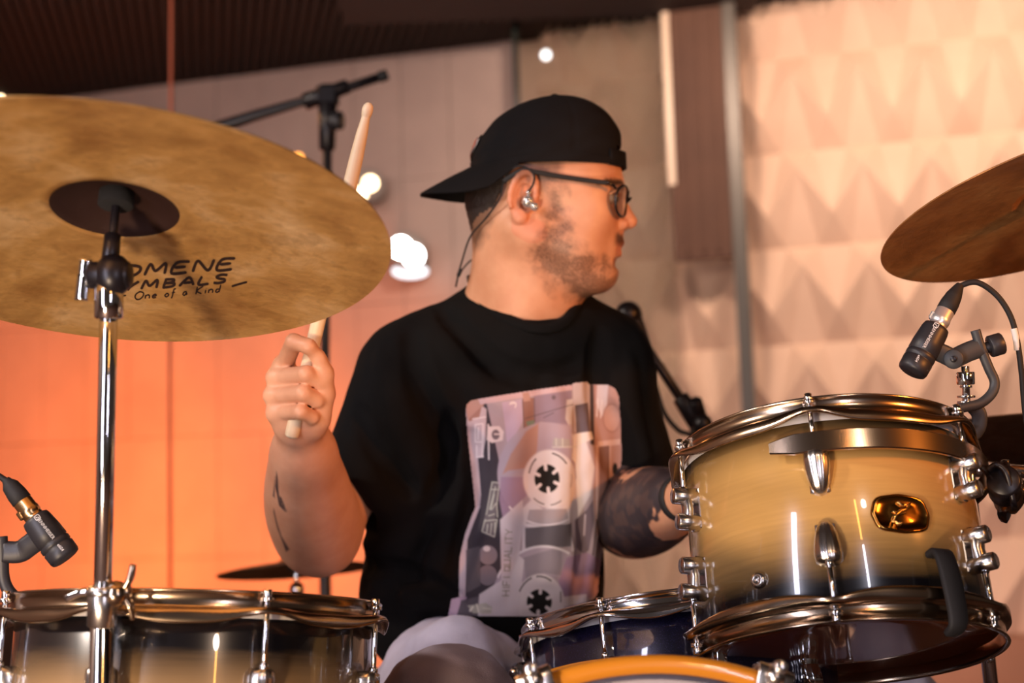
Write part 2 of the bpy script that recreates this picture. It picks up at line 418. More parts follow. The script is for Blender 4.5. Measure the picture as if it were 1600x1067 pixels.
M['lamp_grey'] = mat('lamp_housing_pale', srgb(170, 160, 155), .5)
def stage_lamp(px, py, d, r, m_, label, group=None, lenses=((0, 0, 1),)):
    c = P(px, py, d); back = ray(px, py).normalized(); fr_ = frame(-back, UP, c)   # local z faces camera
    t = thing('stage_lamp', label, 'lamp', fr_, group)
    R_ = r * 1.15 + max(math.hypot(a_, b_) for a_, b_, _ in lenses)
    MB().lathe([(.001, -R_ * 1.1), (R_ * .6, -R_ * 1.05), (R_ * .9, -R_ * .6), (R_, -.012), (R_, -.006), (.001, -.005)], 28).build('housing', 'lamp_grey', t)
    for a_, b_, k_ in lenses:
        MB().lathe([(r * k_, -.004), (r * k_, .002), (r * k_ * .6, .006), (.0005, .008)], 20, Matrix.Translation((a_, b_, 0))).build('lens', m_, t)
    MB().sweep([(-R_ * 1.05, 0, -R_ * .4), (-R_ * 1.0, R_ * .7, -R_ * .9), (0, R_ * 1.0, -R_ * 1.1), (R_ * 1.0, R_ * .7, -R_ * .9), (R_ * 1.05, 0, -R_ * .4)], .02, .004, (0, 0, 1)).build('yoke', 'black_metal', t)
    return t
# lamps fixed on the back wall (one shows beside the drummer's cap brim, others peep past the cymbal edge)
def on_wall(px, py, off):
    u_, z_ = wall_uz(px, py, off); return (WP(u_, z_, off) - CAM).dot(FW)
def wl(px, py, r, m_, label, lenses, grp=None):
    d = on_wall(px, py, .17); t = stage_lamp(px, py, d, r, m_, label, grp, lenses)
    a_ = WM(t).translation; b_ = a_ + ray(px, py).normalized() * .155
    part(MB().cyl(a_ + (b_ - a_) * .3, b_, .014), 'wall_arm', 'black_metal', t); return t
wl(636, 392, .050, M['lamp_white'], 'bright white stage lamp on the wall left of the cap brim', ((-.030, .022, 1), (.030, -.016, 1)))
t = thing('lamp_reflection', 'low glowing oval put in for the reflection right under the bright stage lamp on the wall', 'lamp', frame(-ray(640, 420), UP, P(641, 424, on_wall(641, 424, .12))))  # added glowing oval in place of a soft reflection, not a lamp
MB().ball((0, 0, 0), 1, 24, None, (.088, .034, .022)).build('lens', M['reflection_soft'], t)  # glowing oval of the added reflection, not a lens
MB().ball((0, 0, -.02), 1, 24, None, (.094, .040, .03)).build('housing', 'lamp_grey', t)  # grey backing of the added oval, not a lamp housing
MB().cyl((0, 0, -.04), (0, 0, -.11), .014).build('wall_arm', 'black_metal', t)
wl(574, 291, .036, M['lamp_warm'], 'warm stage lamp on the wall half hidden by the edge of the large left cymbal', ((-.015, -.015, 1), (.03, .035, .8)))
wl(466, 247, .022, M['lamp_amber'], 'small amber lamp on the wall just above the upper edge of the left cymbal', ((0, 0, 1),))
wl(0, 154, .016, M['lamp_warm'], 'small warm lamp at the far left edge above the cymbal', ((0, 0, 1),))
c = P(853, 86, (WP(wall_uz(853, 86, OFF)[0], 2, OFF) - CAM).dot(FW) - .06)
t = thing('glass_reflection', 'small glowing disc put in for a lamp reflection in the glass pane above the cap', 'reflection', frame(-ray(853, 86), UP, c))  # made-up glowing fitting, stands in for a lamp mirrored in the pane
MB().lathe([(.001, -.05), (.022, -.05), (.026, -.01), (.022, 0)], 20).build('body', 'chrome', t)
MB().lathe([(.020, -.002), (.016, .006), (.001, .009)], 20).build('lens', lamp_mat('reflection_lit_pin', (1, .98, .95, 1), 3.5), t)  # glowing face of the added reflection disc, not a lens

# ================================================================== DRUMS
def hoop_mesh(r, z0, up, lug_angles, seg=180, ear=.18):
    """triple flanged hoop; z0 = bearing edge height, up=+1 batter side, -1 resonant side"""
    mb = MB(); rows = []
    def sc(th):
        d = min(abs((th - a + PI) % (2 * PI) - PI) for a in lug_angles)
        return math.exp(-(d / ear) ** 2)
    prof = []
    for i in range(seg):
        th = 2 * PI * i / seg; e = sc(th); lo = -.0145 + .0100 * e
        p = [(r + .004, lo + .006), (r + .0045, .012), (r + .0040, .0150), (r + .0050, .0168), (r + .0088, .0168), (r + .0096, .0158), (r + .0090, .0142), (r + .0070, .0134),
             (r + .0068, .0025), (r + .0080, .0002), (r + .0115, -.001 + .004 * e), (r + .0135 + .008 * e, -.003 + .005 * e), (r + .0140 + .011 * e, lo + .002), (r + .0128 + .011 * e, lo), (r + .0115 + .002 * e, lo + .002), (r + .006, lo + .004)]
        prof.append([(q * math.sin(th), -q * math.cos(th), z0 + up * z) for q, z in p])
    n = len(prof[0]); rows = [[prof[i][j] for i in range(seg)] for j in range(n)]
    if up < 0: rows = rows[::-1]
    mb.grid(rows + [rows[0]], True)
    return mb
def radial(a, r, z):
    """matrix at shell surface: local y outward, x tangential, z axial"""
    return Matrix.Translation((r * math.sin(a), -r * math.cos(a), z)) @ Matrix.Rotation(a, 4, 'Z') @ Matrix.Rotation(PI, 4, 'Z')
def lug_tear(up):
    """fluted tear-drop casting, wide end where the rod enters"""
    mb = MB(); rows = []
    secs = [(.0, .0085, .016), (.003, .0125, .020), (.010, .0135, .020), (.018, .0130, .0185), (.028, .0112, .0155), (.037, .0088, .0115), (.043, .0055, .007), (.045, .001, .002)]
    for z, hw, dp in secs:
        row = []
        for k in range(25):
            a = PI * k / 24; fl = 1 - .05 * abs(math.sin(6 * a)) if z > .002 else 1
            row.append((hw * math.cos(a), dp * math.sin(a) ** .6 * fl, -up * z))
        for k in range(5): row.append((-hw + 2 * hw * (k + .5) / 5, -.002, -up * z))
        rows.append(row)
    if up < 0: rows = rows[::-1]
    mb.grid(rows, True, True); mb.box((0, -.0005, -up * .022), (.020, .003, .040), None, .001)
    return mb
def lug_bridge(up):
    """casting with two round bosses and a waist between them"""
    mb = MB()
    mb.cyl((0, -.001, -up * .006), (0, .0265, -up * .006), .0092, .0086, 24)
    mb.cyl((0, -.001, -up * .034), (0, .0235, -up * .034), .0098, .0088, 24)
    rows = []
    for z, hw, dp in [(.000, .005, .016), (.008, .0080, .018), (.021, .0085, .0165), (.032, .0080, .018), (.044, .003, .008)]:
        rows.append([(hw * math.cos(2 * PI * k / 20), dp * .62 + dp * .38 * math.sin(2 * PI * k / 20), -up * z) for k in range(20)])
    if up < 0: rows = rows[::-1]
    mb.grid(rows, True, True); mb.box((0, -.0005, -up * .020), (.018, .003, .044), None, .001)
    return mb
def drum(name, label, mw, r, h, lugs, shell_mat, hoop_mat, lug_fn, lug_drop=.045, zaxis_bottom=True, batter='head_white', reso='head_smoke', lug_mat='chrome_satin', snare_lug=False):
    t = thing(name, label, 'drum', mw)
    MB().lathe([(r - .006, .0), (r - .002, 0), (r, .003), (r, h - .003), (r - .002, h), (r - .006, h), (r - .006, 0)], 128).build('shell', shell_mat, t)
    MB().lathe([(.0005, h + .0035), (r * .6, h + .0035), (r + .001, h + .003), (r + .003, h - .004), (r + .003, h - .008)], 96).build('batter_head', batter, t)
    MB().lathe([(.0005, -.0035), (r * .6, -.0035), (r + .001, -.003), (r + .003, .004), (r + .003, .008)][::-1], 96).build('resonant_head', reso, t)
    la = [math.radians(a) for a in lugs]
    hoop_mesh(r, h, 1, la).build('hoop', hoop_mat, t)
    hoop_mesh(r, 0, -1, la).build('hoop', hoop_mat, t)
    for a in la:
        for up in (1, -1):
            z = h - lug_drop if up > 0 else lug_drop
            lg = lug_fn(up).build('lug', lug_mat, t); lg.matrix_basis = radial(a, r, z)
            rod = MB(); q = .0135; e = (lug_drop + .008) * up
            rod.cyl((0, q, -up * .002), (0, q, e), .0027, .0027, 12)
            rod.cyl((0, q, e - up * .001), (0, q, e + up * .0025), .0062, .0062, 20)
            rod.cyl((0, q, e + up * .002), (0, q, e + up * .010), .0045, .0040, 16)
            rod.cyl((0, q, -up * .001), (0, q, up * .004), .0045, .0042, 16)
            rr = rod.build('tension_rod', 'chrome', lg)
    return t

# --- floor tom, left foreground
ft_ax = disc_axis(311, 945, .055, 1.4)
FT_TOP = P(311, 946, 1.455)
r_ft = .1775; h_ft = .36
mw = frame(ft_ax, CAM - FT_TOP, FT_TOP - ft_ax * (h_ft + .012))
FT = drum('floor_tom', 'large floor tom with black to tan burst shell at lower left under the big cymbal', mw, r_ft, h_ft,
          [18.5 + 45 * k for k in range(-4, 4)], 'floor_tom_lacquer', 'black_chrome', lug_tear, .052)
for a in (-48, 79, 199):
    mm = radial(math.radians(a + 7), r_ft, 0)
    lg = MB(); lg.box((0, .010, .12), (.034, .022, .05), None, .004); lg.cyl((0, .014, .22), (0, .014, -.28), .0055, .0055, 14)
    lg.build('leg', 'chrome', FT).matrix_basis = mm
    # bring feet to the floor below
vb = MB().lathe([(.0001, .004), (.006, .0035), (.009, 0)], 24).build('vent', 'chrome', FT)
vb.matrix_basis = radial(math.radians(-4), r_ft, .18) @ Matrix.Rotation(-PI / 2, 4, 'X')
# --- rack tom, right foreground
tm_ax = disc_axis(1320, 850, .274, -5.6)
r_tm = .1525; h_tm = .195; TD = 1.52
tcen = P(1303, 860, TD)
mw = frame(tm_ax, CAM - tcen, tcen - tm_ax * h_tm / 2)
TM = drum('rack_tom', 'rack tom with glossy golden burst shell and oval badge at right', mw, r_tm, h_tm,
          [-2, 58, -62, 118, -122, 178], 'tom_lacquer', 'black_chrome', lug_tear, .040)
for ch in list(TM.children):          # the lugs seen from the side are bridge castings of the same family
    if ch.name.startswith('lug'):
        a = math.atan2(ch.matrix_basis.translation.x, -ch.matrix_basis.translation.y)
        if abs(math.degrees(a) + 2) > 20:
            up = 1 if ch.matrix_basis.translation.z > .1 else -1
            nm = lug_bridge(up).build('tmp', 'chrome_satin'); ch.data = nm.data; bpy.data.objects.remove(nm)
# suspension band around the tom
def band(a0, a1, r0, z0, hh, th, taper=True):
    mb = MB(); rows = []; n = 260
    for i in range(n + 1):
        a = math.radians(a0 + (a1 - a0) * i / n); e = min(i / n / .04, (1 - i / n) / .04, 1) if taper else 1
        H = hh * (.55 + .45 * e) / 2; e2 = .0012
        rows.append([(R_ * math.sin(a), -R_ * math.cos(a), z0 + z) for R_, z in ((r0, -H), (r0 + th - e2, -H), (r0 + th, -H + e2), (r0 + th, H - e2), (r0 + th - e2, H), (r0, H))])
    mb.grid(rows, True, True, False); return mb
band(-17, 200, r_tm + .0145, h_tm - .034, .0215, .004).build('suspension_band', 'black_chrome', TM)
for a in (-2, 58, 118, 178):
    b_ = MB(); b_.box((0, .009, 0), (.022, .014, .020), None, .003); b_.build('band_grommet', 'black_rubber', TM).matrix_basis = radial(math.radians(a), r_tm, h_tm - .033)
# bracket at the right with round tube clamp
br = MB(); br.sweep([(0, .016, -.01), (0, .026, -.006), (0, .034, -.016), (0, .036, -.045)], [.05, .06, .055, .03], .006, (1, 0, 0))
br.cyl((-.02, .030, -.022), (.022, .030, -.022), .017, .017, 24)
br.build('mount_bracket', 'black_metal', TM).matrix_basis = radial(math.radians(84), r_tm, h_tm - .03)
mc = MB(); mc.lathe([(.001, 0), (.021, 0), (.024, .004), (.024, .016), (.018, .022), (.013, .024), (.013, .05), (.017, .052), (.017, .060), (.011, .062), (.011, .12), (.001, .12)], 32)
mcb = mc.build('mount_clamp', 'black_chrome', TM)
ctr = P(1560, 768, TD - .0); mcb.matrix_basis = WM(TM).inverted() @ frame(RT, UP, ctr)
fl = MB(); fl.cyl((0, -.034, .008), (0, -.024, .008), .004, .004, 12); fl.box((0, 0, .006), (.022, .066, .010), None, .004)
fo = fl.build('mount_flange', 'black_metal', TM); fo.matrix_basis = mcb.matrix_basis.copy()
# vent screw
vs_ = MB().lathe([(.0085, 0), (.0085, .0025), (.0065, .005), (.0035, .0062), (.003, .003), (.0001, .003)], 28).build('vent', 'chrome_satin', TM)
def tom_angle(px, py):
    """angle and height on the tom shell hit by the sight line"""
    inv = WM(TM).inverted(); o_ = inv @ CAM; d_ = (inv.to_3x3() @ ray(px, py)); R_ = r_tm
    A_ = d_.x ** 2 + d_.y ** 2; B_ = 2 * (o_.x * d_.x + o_.y * d_.y); C_ = o_.x ** 2 + o_.y ** 2 - R_ * R_
    t_ = (-B_ - math.sqrt(max(B_ * B_ - 4 * A_ * C_, 0))) / (2 * A_); p_ = o_ + d_ * t_
    return math.atan2(p_.x, -p_.y), p_.z
a, z = tom_angle(1187, 907); vs_.matrix_basis = radial(a, r_tm, z) @ Matrix.Rotation(-PI / 2, 4, 'X')
# oval badge, curved to the shell
a, z = tom_angle(1408, 803)
bd = MB(); NB = 144; rings = [(1.0, 0.0), (1.0, .0018), (.93, .0034), (.86, .0030), (.80, .0016), (.45, .0026), (.02, .0030)]
rows = []
for f_, hgt in rings:
    row = []
    for k in range(NB):
        th = 2 * PI * k / NB; sc_ = (1 / (abs(math.cos(th)) ** 2.8 + abs(math.sin(th)) ** 2.8)) ** (1 / 2.8) * (1 - .05 * (1 - math.cos(4 * th)) * 0 + .018 * math.cos(8 * th))
        X = .0305 * f_ * math.cos(th) * sc_; Z = .0195 * f_ * math.sin(th) * sc_
        aa = a + X / r_tm; R_ = r_tm + hgt; row.append((R_ * math.sin(aa), -R_ * math.cos(aa), z + Z))
    rows.append(row)
M['badge'] = mat('badge_dark_gold', (.36, .17, .04, 1), .16, 1)
M['badge_gold'] = mat('badge_gold', (.85, .50, .16, 1), .18, 1)
bo = bd.grid(rows, True, True).build('badge', 'badge', TM)
em = MB()
def emb(pts, rad):
    q = []
    for X, Z in pts:
        aa = a + X / r_tm; R_ = r_tm + .0036; q.append(Vector((R_ * math.sin(aa), -R_ * math.cos(aa), z + Z)))
    em.tube(q, rad, 8, True, 4)
emb([(-.012, -.010), (-.008, -.003), (-.002, .002), (.004, .004), (.010, .011)], [.0014, .0022, .0020, .0016, .001])
emb([(-.004, .011), (.001, .007), (.004, .009), (.007, .008)], .0016)
emb([(-.010, .001), (-.003, -.001), (.003, .0005)], .0014)
emb([(-.009, -.008), (-.006, -.012), (-.003, -.009)], .0018)
em.build('emblem', 'badge_gold', bo)
# claw of the mount hanging over the bottom hoop
ac, zc2 = tom_angle(1465, 950)
ck = MB(); ck.sweep([(0, .004, .048), (0, .020, .045), (0, .026, .015), (0, .026, -.022), (0, .012, -.030)], [.016, .022, .022, .020, .014], .007, (1, 0, 0))
ck.build('hoop_claw', 'black_rubber', TM).matrix_basis = radial(ac, r_tm, .0)

# --- snare
sn_ax = disc_axis(1062, 965, .16, -6.0); SN_TOP = P(1058, 970, 1.70)
r_sn = .1775; h_sn = .14
mw = frame(sn_ax, CAM - SN_TOP, SN_TOP - sn_ax * (h_sn + .012))
SN = drum('snare_drum', 'snare drum with dark navy sparkle shell and chrome hoop between drummer and rack tom', mw, r_sn, h_sn,
          [-25, 11, 47, -61, 83, -97, 119, 155, -133, -169], 'navy_sparkle', 'chrome', lug_tear, .046, lug_mat='chrome')
so = MB(); so.box((0, .012, 0), (.03, .024, .05), None, .004); so.cyl((-.02, .02, .012), (.02, .02, .012), .007, .007, 16)
so.build('throw_off', 'chrome', SN).matrix_basis = radial(math.radians(-88), r_sn, .095)

# --- bass drum, only its top shows at the bottom edge
BT = P(1010, 1023, 1.21); r_bd = .272
bax = Vector((.02, -1, .105)).normalized()       # points to the camera
upb = (Vector((0, 0, 1)) - bax * bax.z).normalized()
bc = BT - upb * (r_bd + .012)
mwb = frame(bax, -upb, bc)                        # local z to camera, local y = up
BD = thing('bass_drum', 'bass drum with amber wooden hoop and pale front head at the bottom edge', 'drum', mwb)
MB().lathe([(r_bd - .008, -.25), (r_bd - .012, -.25), (r_bd - .008, 0), (r_bd - .008, -.01), (r_bd - .008, -.25)], 128).build('shell', 'floor_tom_lacquer', BD)
def bhoop(z0, z1, mn):
    MB().lathe([(r_bd - .004, z0), (r_bd + .006, z0), (r_bd + .012, z0 + .004), (r_bd + .012, z1 - .005), (r_bd + .007, z1), (r_bd - .002, z1), (r_bd - .004, z1 - .003), (r_bd - .004, z0)], 160).build('hoop', mn, BD)
bhoop(-.042, .004, 'hoop_wood'); bhoop(-.275, -.235, 'hoop_wood')
def gloss_head():
    m = mat('bass_front_head', srgb(196, 184, 190), .35, 0, Coat_Weight=.4); return m
MB().lathe([(r_bd - .003, -.020), (r_bd - .016, -.012), (r_bd - .018, -.016), (.0005, -.016)], 128).build('front_head', gloss_head(), BD)
MB().lathe([(r_bd - .003, -.26), (.0005, -.26)], 96).build('batter_head', 'head_white', BD)
def claw(ang):
    c_ = MB(); c_.sweep([(0, -.012, .010), (0, .004, .011), (0, .017, .008), (0, .018, -.012), (0, .017, -.045)], [.022, .030, .032, .030, .020], .005, (1, 0, 0))
    c_.cyl((0, .021, -.10), (0, .021, .016), .0035, .0035, 12); c_.cyl((0, .021, .012), (0, .021, .024), .0065, .0055, 16)
    c_.ball((-.001, .012, .012), .009, 16); 
    o_ = c_.build('claw', 'chrome_satin', BD); o_.matrix_basis = Matrix.Rotation(-ang, 4, 'Z') @ Matrix.Translation((0, r_bd - .001, 0))
for dg_ in (-21, 21, -66, 66, 111, -111, 156, -156): claw(math.radians(dg_ + (1.2 if abs(dg_) == 21 else 0)))
for sx in (-1, 1):
    sp = MB(); p0 = mwb @ Vector((sx * (r_bd - .01), -.06, -.12)); p1 = Vector((p0.x + sx * .12, p0.y - .12, .008))
    sp.cyl(p0, p1, .006, .006, 14); sp.ball(p1, .010); part(sp, 'spur', 'chrome', BD)
for dg_ in (-45, 0, 45, 90, -90):
    lgb = MB(); lgb.box((0, .008, -.15), (.022, .014, .07), None, .004); o_ = lgb.build('lug', 'chrome_satin', BD)
    o_.matrix_basis = Matrix.Rotation(math.radians(dg_ + 21), 4, 'Z') @ Matrix.Translation((0, r_bd - .008, 0))

# ================================================================== STANDS
def tripod(root, x, y, z=.32, n=3, r=.007, spread=.30, ph=.3, m_='chrome'):
    for k in range(n):
        a_ = ph + 2 * PI * k / n; e = Vector((x + spread * math.cos(a_), y + spread * math.sin(a_), .012))
        mb = MB(); mb.cyl((x + .014 * math.cos(a_), y + .014 * math.sin(a_), z), e, r, r, 12)
        leg = part(mb, 'leg', m_, root)
        part(MB().ball(e, .016, 14, None, (1, 1, .7)), 'foot', 'black_rubber', leg)
def wing_nut(mb, c, ax, up, s=1.0):
    c = Vector(c); ax = Vector(ax).normalized(); up = Vector(up).normalized()
    mb.cyl(c, c + ax * .012 * s, .006 * s, .006 * s, 14)
    for k in (-1, 1):
        mb.sweep([c + ax * .006 * s, c + ax * .012 * s + up * k * .010 * s, c + ax * .014 * s + up * k * .020 * s], [.008 * s, .010 * s, .006 * s], .004 * s, ax.cross(up))
def cymbal_mesh(R, bell_r, bell_h, bow, th=.0014):
    pr = []
    for i in range(25):
        f = i / 24; r = bell_r + (R - bell_r) * f; pr.append((r, -bow * ((r / R) ** 2)))
    zb_ = pr[0][1]
    bell = [(.006 + (bell_r - .006) * i / 10, zb_ + bell_h * math.cos(PI / 2 * (i / 10)) ** .8) for i in range(11)]
    return pr, bell
def cym_z(R, bow, r): return -bow * (r / R) ** 2
def cymbal(name, label, mw, R, bell_r, bell_h, bow, bm, bellm):
    t = thing(name, label, 'cymbal', mw); pr, bell = cymbal_mesh(R, bell_r, bell_h, bow); th = .0013
    up = [(r, z + th) for r, z in pr]; MB().lathe(pr[::-1] + up + [(pr[-1][0], pr[-1][1])], 180).build('bow', bm, t)
    if True:
        lo = MB().lathe(pr[::-1][:-1] + [pr[0]], 4); 
    MB().lathe([(r, z + th) for r, z in bell] + [bell[-1]] + bell[::-1] + [(bell[0][0], bell[0][1] + th)], 96).build('bell', bellm, t)
    return t
# large left cymbal, seen from below
RC = .2446; BOW = .0328
cy_ax = disc_axis(177, 330, .4257, 7.35)
DC = 1.26; CYC = P(180, 325, DC)
mw = frame(cy_ax, CAM - CYC, CYC)
CY = cymbal('ride_cymbal', 'large hammered bronze cymbal with handwritten lettering, seen from below at left', mw, RC, .0561, .018, BOW, 'bronze_pale', 'bell_dark')
# handwriting
GL = {
 'D': (.9, [[(.05, 0), (.1, 1)], [(-.08, .95), (.5, .95), (.85, .6), (.75, .2), (.4, 0), (-.05, .02)]]),
 'O': (1.0, [[(.5, 1), (.12, .8), (0, .4), (.25, .02), (.65, .02), (.95, .4), (.9, .8), (.5, 1), (.3, .95)]]),
 'M': (1.1, [[(0, 0), (.15, 1), (.5, .35), (.9, 1), (1.0, 0)]]),
 'E': (.8, [[(.75, 1), (.1, .95), (.0, .02), (.75, 0)], [(.05, .52), (.62, .55)]]),
 'N': (.95, [[(0, 0), (.1, 1), (.75, .05), (.9, 1.05)]]),
 'C': (.85, [[(.8, .85), (.45, 1), (.05, .6), (.1, .15), (.45, 0), (.8, .15)]]),
 'Y': (.85, [[(0, 1), (.4, .5)], [(.85, 1), (.4, .45), (.25, 0)]]),
 'B': (.8, [[(.05, 0), (.1, 1)], [(.0, .98), (.6, .9), (.55, .6), (.12, .52), (.7, .42), (.65, .08), (0, 0)]]),
 'A': (.95, [[(0, 0), (.5, 1), (.95, 0)], [(.2, .35), (.8, .38)]]),
 'L': (.7, [[(.1, 1), (.03, .03), (.7, .02)]]),
 'S': (.8, [[(.8, .9), (.4, 1), (.1, .8), (.3, .55), (.65, .42), (.7, .15), (.35, 0), (0, .1)]]),
 'K': (.8, [[(.05, 1), (.05, 0)], [(.75, 1), (.1, .45), (.7, 0)]]),
 'n': (.6, [[(0, .5), (.05, 0)], [(.05, .35), (.3, .5), (.5, .3), (.5, 0)]]),
 'e': (.55, [[(.05, .25), (.45, .3), (.3, .5), (.05, .3), (.15, .03), (.5, .05)]]),
 'o': (.55, [[(.25, .5), (.02, .25), (.22, 0), (.46, .22), (.25, .5)]]),
 'f': (.4, [[(.42, .95), (.2, .9), (.15, .1), (.1, -.25)], [(0, .5), (.38, .52)]]),
 'a': (.6, [[(.45, .45), (.15, .45), (.05, .15), (.25, 0), (.45, .3), (.48, 0)]]),
 'i': (.25, [[(.12, .5), (.12, 0)], [(.13, .72), (.14, .68)]]),
 'd': (.6, [[(.45, .4), (.15, .42), (.05, .15), (.25, 0), (.45, .2)], [(.5, 1), (.46, 0)]]),
 '-': (.7, [[(0, .3), (.6, .35)]]), ' ': (.5, [])}
cinv = WM(CY).inverted()
def on_cym(px, py):
    o_ = cinv @ CAM; d_ = cinv.to_3x3() @ ray(px, py); z_ = -.008
    for _ in range(6):
        t_ = (z_ - o_.z) / d_.z; p_ = o_ + d_ * t_; z_ = cym_z(RC, BOW, math.hypot(p_.x, p_.y))
    return Vector((p_.x, p_.y, z_ - .0004))
ink = MB()
def stroke(px_pts, w0):
    q = catmull([Vector((a_, b_, 0)) for a_, b_ in px_pts], 7) if len(px_pts) > 2 else [Vector((px_pts[0][0] + (px_pts[-1][0] - px_pts[0][0]) * k / 5, px_pts[0][1] + (px_pts[-1][1] - px_pts[0][1]) * k / 5, 0)) for k in range(6)]
    n = len(q); L = []; R_ = []
    for i, p_ in enumerate(q):
        t_ = (q[min(i + 1, n - 1)] - q[max(i - 1, 0)]); t_ = t_.normalized() if t_.length else Vector((1, 0, 0)); nn = Vector((-t_.y, t_.x, 0)) * w0 / 2 * (.55 if i in (0, n - 1) else 1)
        L.append(on_cym(p_.x + nn.x, p_.y + nn.y)); R_.append(on_cym(p_.x - nn.x, p_.y - nn.y))
    ink.add(L + R_, [(i, i + 1, n + i + 1, n + i) for i in range(n - 1)])
def write(txt, x0, y0, x1, y1, hgt, w0, slant=.22, lead=.18):
    tot = sum(GL[c_][0] + lead for c_ in txt) - lead; x = 0
    for c_ in txt:
        wd_, st = GL[c_]
        for s_ in st:
            pts = []
            for u_, v_ in s_:
                f_ = (x + u_) / tot; bx = x0 + (x1 - x0) * f_; by = y0 + (y1 - y0) * f_
                pts.append((bx + slant * v_ * hgt, by - v_ * hgt))
            stroke(pts, w0)
        x += wd_ + lead
write('DOMENE', 150, 435, 364, 420, 17, 4.6, .3, .25)
write('CYMBALS', 166, 456, 352, 441, 13, 4.2, .3, .3)
write('One of a Kind', 210, 468, 344, 456, 12, 2.2, .2, .22)
stroke([(188, 463), (197, 461)], 2.6); stroke([(362, 447), (375, 443), (386, 440)], 3.4)
ink.build('lettering', 'ink', CY)
# its stand
ST = thing('cymbal_stand', 'tall chrome stand carrying the large left cymbal', 'stand', Vector((P(157, 1067, DC - .01).x, P(157, 1067, DC - .01).y, 0)))
jt = P(170, 430, DC - .02); c0 = CYC - cy_ax * .002
part(MB().cyl(jt, jt + (c0 + cy_ax * .045 - jt) * 1.0, .0038, .0038, 14), 'rod', 'black_metal', ST)
fl_ = MB(); fl_.cyl(c0 + cy_ax * .004, c0 + cy_ax * .0185, .0155, .0155, 28); part(fl_, 'felt', 'felt_black', ST)
fl_ = MB(); fl_.cyl(c0 + cy_ax * .026, c0 + cy_ax * .034, .016, .016, 28); wing_nut(fl_, c0 + cy_ax * .034, cy_ax, RT); part(fl_, 'top_felt', 'felt_black', ST)
slv = jt + (c0 - jt) * .22; slv2 = jt + (c0 - jt) * .62
part(MB().cyl(slv, slv2, .0078, .0072, 20), 'sleeve', 'black_metal', ST)
tl = MB(); tl.ball(jt + RT * .004, .0165, 24, None, (1, 1, 1.15)); tl.cyl(jt - RT * .017, jt + RT * .019, .012, .012, 24); part(tl, 'tilter', 'black_metal', ST)
tk = MB(); tk.cyl(jt - UP * .038, jt - UP * .006, .0125, .0125, 20); part(tk, 'tilter_collar', 'chrome', ST)
wn_ = MB(); wn_.cyl(jt - RT * .026, jt - RT * .014, .005, .005); wn_.sweep([jt - RT * .020 + UP * .014, jt - RT * .022 - UP * .004, jt - RT * .024 - UP * .022], [.009, .010, .009], .011, FW); part(wn_, 'wing_nut', 'chrome', ST)
pa = jt - UP * .030; pb = P(160, 925, DC - .015); pc = P(157, 1067, DC - .015); foot = Vector((pc.x - .008, pc.y, .30))
part(MB().cyl(pa, pb - UP * .01, .0078, .0078, 28), 'upper_tube', 'chrome', ST)
part(MB().cyl(pb - UP * .02, foot - Vector((0, 0, .22)), .0102, .0102, 28), 'lower_tube', 'chrome', ST)
cl = MB(); cl.cyl(pb - UP * .030, pb + UP * .006, .0132, .0128, 28); cl.cyl(pb - UP * .002, pb + UP * .004, .0142, .0142, 28); part(cl, 'height_collar', 'chrome_satin', ST)
wn_ = MB(); wing_nut(wn_, pb + RT * .010, RT, UP, 1.2); wn_.ball(pb + RT * .012 - UP * .002, .012, 16); part(wn_, 'wing_screw', 'black_chrome', ST)
wn_ = MB(); wn_.sweep([pb - RT * .006, pb - RT * .018 + UP * .000, pb - RT * .032 - UP * .006], [.012, .010, .004], .007, FW); part(wn_, 'memory_lock', 'chrome', ST)
tripod(ST, foot.x, foot.y, .34, ph=.9)

# right cymbal
ax2 = disc_axis(1640, 320, .30, -19.0); c2 = P(1665, 298, 1.58)
CR = cymbal('crash_cymbal', 'reddish bronze lathed cymbal entering at the right edge above the microphone', frame(ax2, CAM - c2, c2), .212, .055, .018, .018, 'bronze_red', 'bronze_red')
def simple_stand(c, ax, label, x, y, m_='chrome', cyr=.009):
    s = thing('cymbal_stand', label, 'stand', Vector((x, y, 0)))
    j_ = c - ax * .05
    part(MB().cyl(j_, c + ax * .03, .004, .004, 12), 'rod', m_, s)
    fb_ = MB(); fb_.cyl(c - ax * .014, c + ax * .008, .016, .016, 20); part(fb_, 'felt', 'felt_black', s)
    part(MB().ball(j_, .015, 18), 'tilter', m_, s)
    part(MB().cyl(j_, (x, y, .30), cyr, cyr, 20), 'upper_tube', m_, s)
    part(MB().cyl((x, y, .40), (x, y, .10), cyr + .003, cyr + .003, 20), 'lower_tube', m_, s)
    tripod(s, x, y, .34, spread=.22, ph=.8); return s
simple_stand(c2, ax2, 'chrome stand beyond the right edge carrying the reddish cymbal', c2.x + .1, c2.y + .05)
# dark cymbal behind the rack tom
c3 = P(1672, 668, 2.02); ax3 = disc_axis(1672, 668, .20, 0)
cymbal('ride_cymbal', 'dark brown cymbal behind the rack tom at the right edge', frame(ax3, CAM - c3, c3), .205, .05, .016, .022, 'bronze_dark', 'bronze_dark')
simple_stand(c3, ax3, 'chrome stand carrying the dark cymbal behind the rack tom', c3.x + .02, c3.y + .02)
# far cymbal behind the elbow
c4 = P(462, 880, 2.75); ax4 = disc_axis(462, 880, .10, -4)
cymbal('hi_hat_cymbal', 'dark blurred cymbal behind the raised elbow, before the orange wall', frame(ax4, CAM - c4, c4), .152, .04, .014, .016, 'bronze_dark', 'bronze_dark')
simple_stand(c4, ax4, 'pale chrome stand carrying the cymbal behind the elbow', P(474, 950, 2.75).x, P(474, 950, 2.75).y, 'chrome', .012)
